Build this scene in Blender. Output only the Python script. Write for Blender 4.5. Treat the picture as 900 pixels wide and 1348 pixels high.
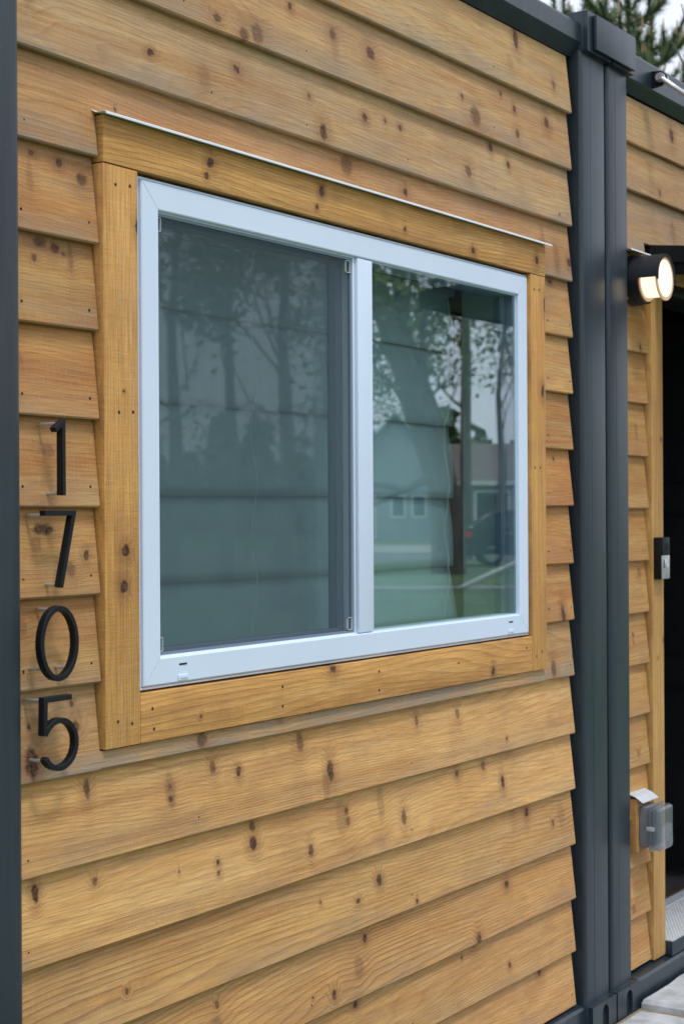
import bpy, bmesh, math, random
import numpy as np
from mathutils import Vector, Matrix
for o in list(bpy.data.objects): bpy.data.objects.remove(o)
S = bpy.context.scene; C = S.collection
G = 1.06                                   # height of the window's lower edge above the paving
rad = math.radians

# ------------------------------------------------------------------ camera
CAM = Vector((-2.24984, -1.88002, .311685 + G)); YAW = .9970126; ROLL = -.0054890
cd = bpy.data.cameras.new('camera'); cam = bpy.data.objects.new('camera', cd); C.objects.link(cam); S.camera = cam
fw = Vector((math.sin(YAW), math.cos(YAW), -.0002)).normalized(); rt = Vector((math.cos(YAW), -math.sin(YAW), 0)); up = rt.cross(fw)
r2 = math.cos(ROLL)*rt + math.sin(ROLL)*up; u2 = -math.sin(ROLL)*rt + math.cos(ROLL)*up
M = Matrix((r2, u2, -fw)).transposed().to_4x4(); M.translation = CAM; cam.matrix_world = M
FPX = 2192.0
cd.sensor_fit = 'VERTICAL'; cd.sensor_height = 24; cd.lens = FPX/1348*24; cd.clip_start = .05; cd.clip_end = 2000
cd.dof.use_dof = True; cd.dof.focus_distance = 3.35; cd.dof.aperture_fstop = 5.0
S.view_settings.view_transform = 'Standard'; S.view_settings.look = 'None'; S.view_settings.gamma = 1; S.view_settings.exposure = .36
S.view_settings.use_curve_mapping = False
S.cycles.transparent_max_bounces = 24; S.cycles.max_bounces = 12

# ------------------------------------------------------------------ sky (bright overcast) and weak soft sun
SUN_EL, SUN_AZ = rad(64), rad(200)          # azimuth clockwise from +y
w = bpy.data.worlds.new('World'); S.world = w; w.use_nodes = True
nt = w.node_tree; N = nt.nodes; L = nt.links
bg = N['Background']; sky = N.new('ShaderNodeTexSky'); sky.sky_type = 'NISHITA'; sky.sun_disc = False
sky.sun_elevation = SUN_EL; sky.sun_rotation = SUN_AZ; sky.dust_density = 3.0; sky.air_density = 1.0
tc = N.new('ShaderNodeTexCoord'); cl = N.new('ShaderNodeTexNoise'); cl.inputs['Scale'].default_value = 2.2; cl.inputs['Detail'].default_value = 6
L.new(tc.outputs['Generated'], cl.inputs['Vector'])
cr = N.new('ShaderNodeValToRGB'); cr.color_ramp.elements[0].position = .3; cr.color_ramp.elements[0].color = (9.3, 10.1, 11.6, 1)
cr.color_ramp.elements[1].position = .7; cr.color_ramp.elements[1].color = (12.6, 13.4, 15.0, 1)
L.new(cl.outputs['Fac'], cr.inputs['Fac'])
mx = N.new('ShaderNodeMixRGB'); mx.inputs['Fac'].default_value = .85
L.new(sky.outputs[0], mx.inputs[1]); L.new(cr.outputs[0], mx.inputs[2]); L.new(mx.outputs[0], bg.inputs['Color'])
bg.inputs['Strength'].default_value = .082
sd = bpy.data.lights.new('sun', 'SUN'); sd.energy = 1.5; sd.angle = rad(12); sd.color = (1, .96, .9)
so = bpy.data.objects.new('sun', sd); C.objects.link(so)
sdir = Vector((math.sin(SUN_AZ)*math.cos(SUN_EL), math.cos(SUN_AZ)*math.cos(SUN_EL), math.sin(SUN_EL)))
so.rotation_euler = (-sdir).to_track_quat('-Z', 'Y').to_euler()

# ------------------------------------------------------------------ helpers
def pix(px, py):                            # direction of a pixel of the photograph
    return fw + (px-450)/FPX*r2 - (py-674)/FPX*u2
def seen(px, py, Z):                        # a point Z metres ahead
    return CAM + pix(float(px), float(py))*float(Z)
def mirrored(px, py, Z):                    # the point of the yard that the glass mirrors at this pixel
    p = seen(px, py, Z); p.y = .016 - p.y; return p
def prism(bm, poly, axis, a, b):            # poly: 2D points; axis 0: (y,z), 1: (x,z), 2: (x,y)
    def P(u, v, t): return ((t,u,v), (u,t,v), (u,v,t))[axis]
    A = [bm.verts.new(P(u, v, a)) for u, v in poly]; B = [bm.verts.new(P(u, v, b)) for u, v in poly]; n = len(poly)
    bm.faces.new(A); bm.faces.new(B[::-1])
    for i in range(n): bm.faces.new((A[(i+1) % n], A[i], B[i], B[(i+1) % n]))
def box(bm, x0, x1, y0, y1, z0, z1, bev=0, seg=2):
    r = bmesh.ops.create_cube(bm, size=1)['verts']
    for v in r: v.co = Vector(((x0+x1)/2+v.co.x*(x1-x0), (y0+y1)/2+v.co.y*(y1-y0), (z0+z1)/2+v.co.z*(z1-z0)))
    if bev:
        ed = {e for v in r for e in v.link_edges}
        bmesh.ops.bevel(bm, geom=list(ed), offset=bev, segments=seg, profile=.6, affect='EDGES')
def tube(bm, pts, radii, n=8, cap=True):
    pts = [Vector(p) for p in pts]; rings = []
    if not hasattr(radii, '__len__'): radii = [radii]*len(pts)
    ref = Vector((.31, .17, .93))
    for i, p in enumerate(pts):
        d = (pts[min(i+1, len(pts)-1)] - pts[max(i-1, 0)]).normalized()
        a = d.cross(ref);  a = a if a.length > .05 else d.cross(Vector((1, 0, 0))); a.normalize(); b = d.cross(a)
        rings.append([bm.verts.new(p + radii[i]*(math.cos(6.2832*k/n)*a + math.sin(6.2832*k/n)*b)) for k in range(n)])
    for i in range(len(pts)-1):
        for k in range(n): bm.faces.new((rings[i][k], rings[i][(k+1) % n], rings[i+1][(k+1) % n], rings[i+1][k]))
    if cap: bm.faces.new(rings[0][::-1]); bm.faces.new(rings[-1])
def cyl_y(bm, x, z, r, y0, y1, n=40, a0=0, a1=2*math.pi, rin=None):   # disc, ring or arc of a ring about a y axis
    full = abs(a1-a0-2*math.pi) < 1e-6
    K = n if full else n+1
    ang = [a0+(a1-a0)*k/n for k in range(K)]
    out = [(x+r*math.cos(a), z+r*math.sin(a)) for a in ang]
    if rin is None: prism(bm, out, 1, y0, y1); return
    inn = [(x+rin*math.cos(a), z+rin*math.sin(a)) for a in ang]
    V = [[bm.verts.new((p[0], y, p[1])) for p in q] for q in (out, inn) for y in (y0, y1)]
    for k in range(n):
        j = (k+1) % K
        for a, b in ((0, 1), (1, 3), (3, 2), (2, 0)): bm.faces.new((V[a][k], V[a][j], V[b][j], V[b][k]))
    if not full:
        for k in (0, n): bm.faces.new((V[0][k], V[1][k], V[3][k], V[2][k]))
ROOTLOC = {}
def obj(name, bm, mat, parent=None, smooth=False, lift=True):
    bmesh.ops.recalc_face_normals(bm, faces=bm.faces)
    me = bpy.data.meshes.new(name); bm.to_mesh(me); bm.free()
    o = bpy.data.objects.new(name, me); C.objects.link(o)
    if mat: me.materials.append(mat)
    off = Vector((0, 0, G if lift else 0))
    p = parent
    while p is not None and p.name not in ROOTLOC: p = p.parent
    if p is not None: off = off - ROOTLOC[p.name]
    me.transform(Matrix.Translation(off))
    if parent is not None: o.parent = parent
    if smooth:
        for f in me.polygons: f.use_smooth = True
        if smooth != 'all': me.set_sharp_from_angle(angle=rad(35))
    return o
def rawobj(name, verts, faces, mat, parent=None, smooth=False):
    me = bpy.data.meshes.new(name); v = np.asarray(verts, float)
    if parent is not None:
        p = parent
        while p.name not in ROOTLOC: p = p.parent
        v = v - np.array(ROOTLOC[p.name])
    me.from_pydata(v.tolist(), [], faces); me.update()
    o = bpy.data.objects.new(name, me); C.objects.link(o); me.materials.append(mat); o.parent = parent
    if smooth:
        for f in me.polygons: f.use_smooth = True
    return o
def thing(name, label, cat, loc, group=None):
    o = bpy.data.objects.new(name, None); C.objects.link(o); o.location = loc; o.empty_display_size = .1
    ROOTLOC[o.name] = Vector(loc); o['label'] = label; o['category'] = cat
    if group: o['group'] = group
    return o
def tag(o, label, cat, group=None):
    o['label'] = label; o['category'] = cat
    if group: o['group'] = group
    return o
def NB(): return bmesh.new()
def bobj(name, dims, mat, parent=None, bev=0, smooth=False):
    bm = NB(); box(bm, *dims, bev); return obj(name, bm, mat, parent, smooth or (True if bev else False))

# ------------------------------------------------------------------ materials
def newmat(name):
    m = bpy.data.materials.new(name); m.use_nodes = True
    return m, m.node_tree.nodes, m.node_tree.links, m.node_tree.nodes['Principled BSDF']
def nd(N, t, **k):
    n = N.new('ShaderNode'+t)
    for a, b in k.items():
        if a in n.inputs.keys(): n.inputs[a].default_value = b
        else: setattr(n, a, b)
    return n
def plain(name, col, rough=.5, metal=0, var=.12, nscale=8, bump=0, bscale=200, stretch=(1, 1, 1), spec=.5, dust=0):
    m, N, L, b = newmat(name)
    b.inputs['Roughness'].default_value = rough; b.inputs['Metallic'].default_value = metal; b.inputs['Specular IOR Level'].default_value = spec
    g = nd(N, 'NewGeometry'); mp = nd(N, 'Mapping'); mp.inputs['Scale'].default_value = stretch; L.new(g.outputs['Position'], mp.inputs[0])
    n = nd(N, 'TexNoise', Scale=nscale, Detail=6.0, Roughness=.6); L.new(mp.outputs[0], n.inputs['Vector'])
    r = nd(N, 'ValToRGB'); r.color_ramp.elements[0].position = .3; r.color_ramp.elements[1].position = .72
    r.color_ramp.elements[0].color = tuple(c*(1-var) for c in col)+(1,); r.color_ramp.elements[1].color = tuple(min(1, c*(1+var)) for c in col)+(1,)
    L.new(n.outputs['Fac'], r.inputs[0]); L.new(r.outputs[0], b.inputs['Base Color'])
    if dust:
        m2 = nd(N, 'Mapping'); m2.inputs['Scale'].default_value = (26, 26, 2.2); L.new(g.outputs['Position'], m2.inputs[0])
        d1 = nd(N, 'TexNoise', Scale=1.0, Detail=7.0, Roughness=.7); L.new(m2.outputs[0], d1.inputs['Vector'])
        d2 = nd(N, 'TexNoise', Scale=190.0, Detail=2.0); L.new(g.outputs['Position'], d2.inputs['Vector'])
        q1 = nd(N, 'MapRange'); q1.inputs[1].default_value = .48; q1.inputs[2].default_value = .8; q1.inputs[3].default_value = 0; q1.inputs[4].default_value = dust; L.new(d1.outputs['Fac'], q1.inputs[0])
        q2 = nd(N, 'MapRange'); q2.inputs[1].default_value = .69; q2.inputs[2].default_value = .76; q2.inputs[3].default_value = 0; q2.inputs[4].default_value = dust*1.5; L.new(d2.outputs['Fac'], q2.inputs[0])
        qa = nd(N, 'Math', operation='MAXIMUM'); L.new(q1.outputs[0], qa.inputs[0]); L.new(q2.outputs[0], qa.inputs[1])
        mxx = nd(N, 'MixRGB'); mxx.inputs[2].default_value = (.17, .165, .15, 1); L.new(qa.outputs[0], mxx.inputs[0]); L.new(r.outputs[0], mxx.inputs[1]); L.new(mxx.outputs[0], b.inputs['Base Color'])
    if var: 
        q = nd(N, 'MapRange'); q.inputs['To Min'].default_value = rough*.85; q.inputs['To Max'].default_value = min(1, rough*1.2)
        L.new(n.outputs['Fac'], q.inputs[0]); L.new(q.outputs[0], b.inputs['Roughness'])
    if bump:
        n2 = nd(N, 'TexNoise', Scale=bscale, Detail=3.0); L.new(mp.outputs[0], n2.inputs['Vector'])
        bp = nd(N, 'Bump', Strength=bump, Distance=.002); L.new(n2.outputs['Fac'], bp.inputs['Height']); L.new(bp.outputs[0], b.inputs['Normal'])
    return m
PAINT = plain('charcoal container paint', (.013, .0235, .034), .33, 0, .16, 5, .10, 60, (1, 1, .22), dust=.16)
PAINT2 = plain('charcoal container paint, brushed', (.014, .0245, .036), .36, 0, .2, 14, .13, 90, (1, 1, .08), dust=.13)
BLACK = plain('satin black metal', (.006, .007, .009), .5, 0, .2, 20, .08, 300, spec=.25)
LAMPBLACK = plain('matte black lamp housing', (.010, .012, .018), .5, 0, .1, 20, .05, 400)
STEEL = plain('galvanised steel', (.50, .51, .53), .34, .6, .15, 40, .05, 300)
ALU = plain('aluminium', (.62, .64, .66), .45, .35, .1, 30, .05, 400)
VINYL = plain('white vinyl', (.615, .72, .87), .34, 0, .025, 3, .02, 300)
WHITEMETAL = plain('white coated flashing', (.70, .75, .80), .4, 0, .06, 10)
DARK = plain('cavity shade and lens black', (.008, .008, .009), .9, 0, .1)  # flat black painted in for the shade inside slots; also the doorbell lens
SEAL = plain('dark sealant', (.02, .022, .025), .7, 0, .1)
SHEATH = plain('black building paper', (.02, .02, .02), .9, 0, .1)
DRYWALL = plain('painted drywall', (.34, .42, .42), .8, 0, .03, 5)
ROOMDARK = plain('unlit room finish', (.30, .30, .29), .9, 0, .1)
SASH = plain('shaded sash vinyl and grey screen frame', (.16, .21, .28), .4, 0, .05)  # shade put into the sash colour; plain grey on the screen frame
CLIPW = plain('greyish white metal', (.50, .54, .58), .45, 0, .1, 30)  # duller grey-white than the flashing, for the outlet hood
CLIP = plain('pale plastic clip', (.42, .46, .50), .4, 0, .05)
GREY = plain('grey plastic box', (.17, .18, .20), .45, 0, .08, 30, .05, 500)
DOOR = plain('black door paint', (.006, .007, .008), .38, 0, .15, 10, .03, 200)
CARPET = plain('speckled dark mat', (.03, .032, .038), .95, 0, .9, 260, .8, 400)
BRONZE = plain('brown threshold strip', (.06, .045, .033), .5, .2, .2, 40)
STONE = plain('pale limestone paver', (.43, .45, .47), .85, 0, .32, 14, 1.0, 45)
SAND = plain('joint sand', (.24, .19, .13), .95, 0, .3, 60, .8, 200)
SHADEF = plain('pale shade fabric', (.40, .53, .58), .9, 0, .05, 14, .12, 500)
CORD = plain('white cord', (.72, .74, .72), .7, 0, .05)
NAIL = plain('rusted nail hole', (.018, .012, .009), .8, 0, .2)

# cedar: grain along P.x, across P.z
def cedar_group():
    g = bpy.data.node_groups.new('cedar', 'ShaderNodeTree'); I = g.interface
    for n, t in (('P', 'NodeSocketVector'), ('Seed', 'NodeSocketFloat'), ('Knot', 'NodeSocketFloat'), ('Halo', 'NodeSocketFloat'), ('Light', 'NodeSocketColor'), ('Dark', 'NodeSocketColor'), ('Weather', 'NodeSocketFloat'), ('Ring', 'NodeSocketFloat'), ('Edge', 'NodeSocketFloat')):
        I.new_socket(n, in_out='INPUT', socket_type=t)
    for n, t in (('Color', 'NodeSocketColor'), ('Height', 'NodeSocketFloat'), ('Rough', 'NodeSocketFloat')): I.new_socket(n, in_out='OUTPUT', socket_type=t)
    N, L = g.nodes, g.links; i = N.new('NodeGroupInput'); o = N.new('NodeGroupOutput')
    def math_(op, a, b=None, c=None):
        n = N.new('ShaderNodeMath'); n.operation = op
        for k, v in enumerate((a, b, c)):
            if v is None: continue
            if hasattr(v, 'links'): L.new(v, n.inputs[k])
            else: n.inputs[k].default_value = v
        return n.outputs[0]
    so = N.new('ShaderNodeCombineXYZ'); L.new(math_('MULTIPLY', i.outputs['Seed'], 37.1), so.inputs[0]); L.new(math_('MULTIPLY', i.outputs['Seed'], 11.7), so.inputs[1]); L.new(math_('MULTIPLY', i.outputs['Seed'], 5.3), so.inputs[2])
    ad = N.new('ShaderNodeVectorMath'); ad.operation = 'ADD'; L.new(i.outputs['P'], ad.inputs[0]); L.new(so.outputs[0], ad.inputs[1]); P = ad.outputs[0]
    def noise(sc, det=3, rough=.55, dist=0.0):
        m = N.new('ShaderNodeMapping'); m.inputs['Scale'].default_value = sc; L.new(P, m.inputs[0])
        n = N.new('ShaderNodeTexNoise'); n.inputs['Scale'].default_value = 1; n.inputs['Detail'].default_value = det; n.inputs['Roughness'].default_value = rough; n.inputs['Distortion'].default_value = dist
        L.new(m.outputs[0], n.inputs['Vector']); return n.outputs['Fac']
    sx = N.new('ShaderNodeSeparateXYZ'); L.new(P, sx.inputs[0])
    warp = noise((.85, 2, 6.5), 1.2, .4); warp2 = noise((16, 8, 55), 2, .5)
    ph = math_('ADD', math_('MULTIPLY', sx.outputs[2], 105), math_('MULTIPLY', warp, 19))
    ph = math_('ADD', ph, math_('MULTIPLY', warp2, .35)); ph = math_('ADD', ph, math_('MULTIPLY', i.outputs['Halo'], 2.6))
    fr = math_('FRACT', ph); late = math_('POWER', fr, 4.5)
    # soften the hard edge of the late wood
    edge = math_('SMOOTH_MIN', math_('MULTIPLY', math_('SUBTRACT', 1.0, fr), 9), 1.0, .3); late = math_('MULTIPLY', late, edge)
    ringvis = math_('MULTIPLY', late, math_('MULTIPLY_ADD', noise((2.1, 3, 9), 2), 2.1, -.30)); ringvis = math_('MAXIMUM', ringvis, 0.0)
    fine = noise((16, 60, 560), 4, .68); fine2 = noise((5, 20, 150), 3, .6); blot = noise((2.6, 3, 14), 3, .6); tick = noise((420, 60, 55), 2, .6); saw = noise((95, 5, 3.5), 2, .5)
    def mix(f, a, b, blend='MIX'):
        n = N.new('ShaderNodeMix'); n.data_type = 'RGBA'; n.blend_type = blend
        for k, v in ((0, f), (6, a), (7, b)):
            if hasattr(v, 'links'): L.new(v, n.inputs[k])
            else: n.inputs[k].default_value = v
        return n.outputs[2]
    def ramp(v, lo, hi, a=0, b=1):
        n = N.new('ShaderNodeMapRange'); n.inputs[1].default_value = lo; n.inputs[2].default_value = hi; n.inputs[3].default_value = a; n.inputs[4].default_value = b
        n.clamp = True; L.new(v, n.inputs[0]); return n.outputs[0]
    c = mix(ramp(blot, .38, .64), i.outputs['Light'], i.outputs['Dark'])
    c = mix(ramp(noise((.9, 2, 30), 4, .6), .50, .72, 0, .6), c, (.40, .175, .052, 1))
    c = mix(ramp(noise((6, 2, 7), 3, .6), .52, .78, 0, .5), c, (.33, .17, .07, 1))
    c = mix(ramp(noise((3.2, 2, 42), 3, .6), .52, .75, 0, .38), c, (.74, .50, .23, 1))
    c = mix(math_('MULTIPLY', ringvis, i.outputs['Ring']), c, (.19, .075, .022, 1))
    c = mix(ramp(fine2, .40, .72, 0, .42), c, (.31, .145, .05, 1))
    c = mix(ramp(fine, .42, .74, 0, .55), c, (.19, .09, .035, 1))
    c = mix(ramp(tick, .54, .78, 0, .22), c, (.62, .47, .28, 1))
    # weathering: grey film on the lower edge and in cloudy patches
    wn = noise((4.5, 4, 22), 5, .65); wt = math_('MULTIPLY', i.outputs['Weather'], ramp(wn, .38, .66))
    we = math_('MULTIPLY', i.outputs['Edge'], ramp(wn, .30, .62)); wt = math_('MINIMUM', math_('ADD', wt, we), .85)
    c = mix(wt, c, (.285, .225, .165, 1))
    # knots: rust-brown halo, dark core with a little flicker
    hal = math_('MULTIPLY', i.outputs['Halo'], math_('MULTIPLY_ADD', fine2, .9, .12)); c = mix(math_('MINIMUM', hal, .8), c, (.20, .085, .035, 1))
    kc = mix(ramp(noise((160, 90, 160), 3), .35, .7), (.040, .018, .011, 1), (.19, .09, .045, 1))
    c = mix(math_('MINIMUM', math_('MULTIPLY', i.outputs['Knot'], 1.25), 1.0), c, kc)
    L.new(c, o.inputs['Color'])
    h = math_('ADD', math_('MULTIPLY', fine, .55), math_('MULTIPLY', tick, .38)); h = math_('ADD', h, math_('MULTIPLY', late, .35)); h = math_('ADD', h, math_('MULTIPLY', saw, .45))
    h = math_('SUBTRACT', h, math_('MULTIPLY', i.outputs['Knot'], .8)); L.new(h, o.inputs['Height'])
    L.new(ramp(fine2, .3, .7, .62, .85), o.inputs['Rough'])
    return g
CEDAR = cedar_group()
def knot_group():
    g = bpy.data.node_groups.new('knot', 'ShaderNodeTree'); I = g.interface
    for n, t in (('P', 'NodeSocketVector'), ('Wobble', 'NodeSocketVector'), ('Centre', 'NodeSocketVector'), ('Inv', 'NodeSocketVector'), ('Amount', 'NodeSocketFloat'), ('Knot in', 'NodeSocketFloat'), ('Halo in', 'NodeSocketFloat')): I.new_socket(n, in_out='INPUT', socket_type=t)
    for n in ('Knot', 'Halo'): I.new_socket(n, in_out='OUTPUT', socket_type='NodeSocketFloat')
    N, L = g.nodes, g.links; i = N.new('NodeGroupInput'); o = N.new('NodeGroupOutput')
    def vm(op, a, b):
        n = N.new('ShaderNodeVectorMath'); n.operation = op; L.new(a, n.inputs[0])
        if b is not None: L.new(b, n.inputs[1])
        return n
    s = vm('SUBTRACT', i.outputs['P'], i.outputs['Centre']); s = vm('ADD', s.outputs[0], i.outputs['Wobble']); s = vm('MULTIPLY', s.outputs[0], i.outputs['Inv']); ln = vm('LENGTH', s.outputs[0], None).outputs['Value']
    def mr(a, b):
        n = N.new('ShaderNodeMapRange'); n.interpolation_type = 'SMOOTHSTEP'; n.inputs[1].default_value = a; n.inputs[2].default_value = b; n.inputs[3].default_value = 1; n.inputs[4].default_value = 0; L.new(ln, n.inputs[0])
        q = N.new('ShaderNodeMath'); q.operation = 'MULTIPLY'; L.new(n.outputs[0], q.inputs[0]); L.new(i.outputs['Amount'], q.inputs[1]); return q.outputs[0]
    for v, nm in ((mr(.55, 1.2), 'Knot'), (mr(.4, 3.6), 'Halo')):
        q = N.new('ShaderNodeMath'); q.operation = 'MAXIMUM'; L.new(v, q.inputs[0]); L.new(i.outputs[nm+' in'], q.inputs[1]); L.new(q.outputs[0], o.inputs[nm])
    return g
KNOT = knot_group()
def cedar(name, seed, light, dark, weather=.2, ring=.7, edge=0, zedge=None, knots=(), vertical=False, rough_bump=1.0):
    """knots: (x, z, radius along the grain, radius across, amount), z from the window's lower edge"""
    m, N, L, b = newmat(name); geo = nd(N, 'NewGeometry'); Pw = geo.outputs['Position']
    if vertical:
        s = nd(N, 'SeparateXYZ'); c = nd(N, 'CombineXYZ'); L.new(Pw, s.inputs[0]); L.new(s.outputs[2], c.inputs[0]); L.new(s.outputs[1], c.inputs[1]); L.new(s.outputs[0], c.inputs[2]); Pw = c.outputs[0]
    g = N.new('ShaderNodeGroup'); g.node_tree = CEDAR; L.new(Pw, g.inputs['P'])
    for k, v in (('Seed', seed), ('Light', light+(1,)), ('Dark', dark+(1,)), ('Weather', weather), ('Ring', ring)): g.inputs[k].default_value = v
    if edge and zedge is not None:
        s = nd(N, 'SeparateXYZ'); L.new(geo.outputs['Position'], s.inputs[0]); r = nd(N, 'MapRange'); r.inputs[1].default_value = zedge+G; r.inputs[2].default_value = zedge+G+.055; r.inputs[3].default_value = edge; r.inputs[4].default_value = 0
        L.new(s.outputs[2], r.inputs[0]); L.new(r.outputs[0], g.inputs['Edge'])
    if knots:
        wn = nd(N, 'TexNoise', Scale=60.0, Detail=2.0); L.new(Pw, wn.inputs['Vector']); ws = N.new('ShaderNodeVectorMath'); ws.operation = 'MULTIPLY_ADD'
        ws.inputs[1].default_value = (.011,)*3; ws.inputs[2].default_value = (-.0055,)*3; L.new(wn.outputs['Color'], ws.inputs[0])
    kp = None
    for (x, z, ra, rc, am) in knots:
        k = N.new('ShaderNodeGroup'); k.node_tree = KNOT; L.new(Pw, k.inputs['P']); L.new(ws.outputs[0], k.inputs['Wobble'])
        k.inputs['Centre'].default_value = (z+G, 0, x) if vertical else (x, 0, z+G); k.inputs['Inv'].default_value = (1/ra, 0, 1/rc); k.inputs['Amount'].default_value = am
        if kp: L.new(kp.outputs[0], k.inputs['Knot in']); L.new(kp.outputs[1], k.inputs['Halo in'])
        kp = k
    if kp: L.new(kp.outputs[0], g.inputs['Knot']); L.new(kp.outputs[1], g.inputs['Halo'])
    L.new(g.outputs['Color'], b.inputs['Base Color']); L.new(g.outputs['Rough'], b.inputs['Roughness']); b.inputs['Specular IOR Level'].default_value = .3
    bp = nd(N, 'Bump', Strength=rough_bump, Distance=.0016); L.new(g.outputs['Height'], bp.inputs['Height']); L.new(bp.outputs[0], b.inputs['Normal'])
    return m

def glass(name, tint, f0=.05, extra=0):
    m, N, L, b = newmat(name); N.remove(b); out = N['Material Output']
    g = nd(N, 'NewGeometry'); d = N.new('ShaderNodeVectorMath'); d.operation = 'DOT_PRODUCT'; L.new(g.outputs['Incoming'], d.inputs[0]); L.new(g.outputs['True Normal'], d.inputs[1])
    a = nd(N, 'Math', operation='ABSOLUTE'); L.new(d.outputs['Value'], a.inputs[0]); s = nd(N, 'Math', operation='SUBTRACT'); s.inputs[0].default_value = 1; L.new(a.outputs[0], s.inputs[1])
    p = nd(N, 'Math', operation='POWER'); p.inputs[1].default_value = 5; L.new(s.outputs[0], p.inputs[0]); q = nd(N, 'Math', operation='MULTIPLY_ADD'); q.inputs[1].default_value = 1-f0; q.inputs[2].default_value = f0; L.new(p.outputs[0], q.inputs[0])
    t = nd(N, 'BsdfTransparent'); t.inputs[0].default_value = tint+(1,); gl = nd(N, 'BsdfGlossy'); gl.inputs['Roughness'].default_value = .0; gl.inputs['Color'].default_value = (.93, .97, 1, 1)
    x = nd(N, 'MixShader'); L.new(q.outputs[0], x.inputs[0]); L.new(t.outputs[0], x.inputs[1]); L.new(gl.outputs[0], x.inputs[2])
    L.new(x.outputs[0], out.inputs[0]); return m
GLASS = glass('window glass', (.945, .980, .975), .105)
GLASS2 = glass('window glass behind the screen', (.945, .982, .975), .055)
CLEARPLASTIC = glass('clear plastic cover', (.74, .77, .80), .10)
_n = CLEARPLASTIC.node_tree.nodes; _l = CLEARPLASTIC.node_tree.links; _d = _n.new('ShaderNodeBsdfDiffuse'); _d.inputs[0].default_value = (.32, .34, .37, 1); _x = _n.new('ShaderNodeMixShader'); _x.inputs[0].default_value = .22
_l.new(_n['Material Output'].inputs[0].links[0].from_socket, _x.inputs[1]); _l.new(_d.outputs[0], _x.inputs[2]); _l.new(_x.outputs[0], _n['Material Output'].inputs[0])
def screenmat():
    m, N, L, b = newmat('insect screen mesh'); out = N['Material Output']; b.inputs['Base Color'].default_value = (.052, .080, .098, 1); b.inputs['Roughness'].default_value = .6
    g = nd(N, 'NewGeometry'); n = nd(N, 'TexNoise', Scale=5.0, Detail=5.0); L.new(g.outputs['Position'], n.inputs['Vector'])
    # fine weave: tiny threads in both directions
    s = nd(N, 'SeparateXYZ'); L.new(g.outputs['Position'], s.inputs[0]); v = []
    for k in (0, 2):
        a = nd(N, 'Math', operation='MULTIPLY'); a.inputs[1].default_value = 2*math.pi/.0016; L.new(s.outputs[k], a.inputs[0]); c = nd(N, 'Math', operation='COSINE'); L.new(a.outputs[0], c.inputs[0]); v.append(c.outputs[0])
    mxx = nd(N, 'Math', operation='MAXIMUM'); L.new(v[0], mxx.inputs[0]); L.new(v[1], mxx.inputs[1])
    th = nd(N, 'MapRange'); th.inputs[1].default_value = .1; th.inputs[2].default_value = .8; th.inputs[3].default_value = .25; th.inputs[4].default_value = .68; L.new(mxx.outputs[0], th.inputs[0])
    t = nd(N, 'BsdfTransparent'); x = nd(N, 'MixShader'); L.new(th.outputs[0], x.inputs[0]); L.new(t.outputs[0], x.inputs[1]); L.new(b.outputs[0], x.inputs[2]); L.new(x.outputs[0], out.inputs[0]); return m
SCREEN = screenmat()
def emit(name, col, st):
    m, N, L, b = newmat(name); b.inputs['Base Color'].default_value = (.62, .48, .34, 1); b.inputs['Emission Color'].default_value = col+(1,); b.inputs['Emission Strength'].default_value = st; return m
LAMPLIT = emit('lit opal diffuser', (1, .86, .62), 1.02)
LAMPRIM = emit('lit amber rim of the diffuser', (1, .50, .24), .16)

# ------------------------------------------------------------------ ground
bm = NB(); bmesh.ops.create_grid(bm, x_segments=40, y_segments=40, size=700)
rng = random.Random(3)
GRASS = plain('lawn', (.065, .115, .028), .95, 0, .45, .8, .5, 30)
ground = obj('ground', bm, GRASS, None, lift=False); ground.location.z = -.06; ground['kind'] = 'structure'

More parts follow.
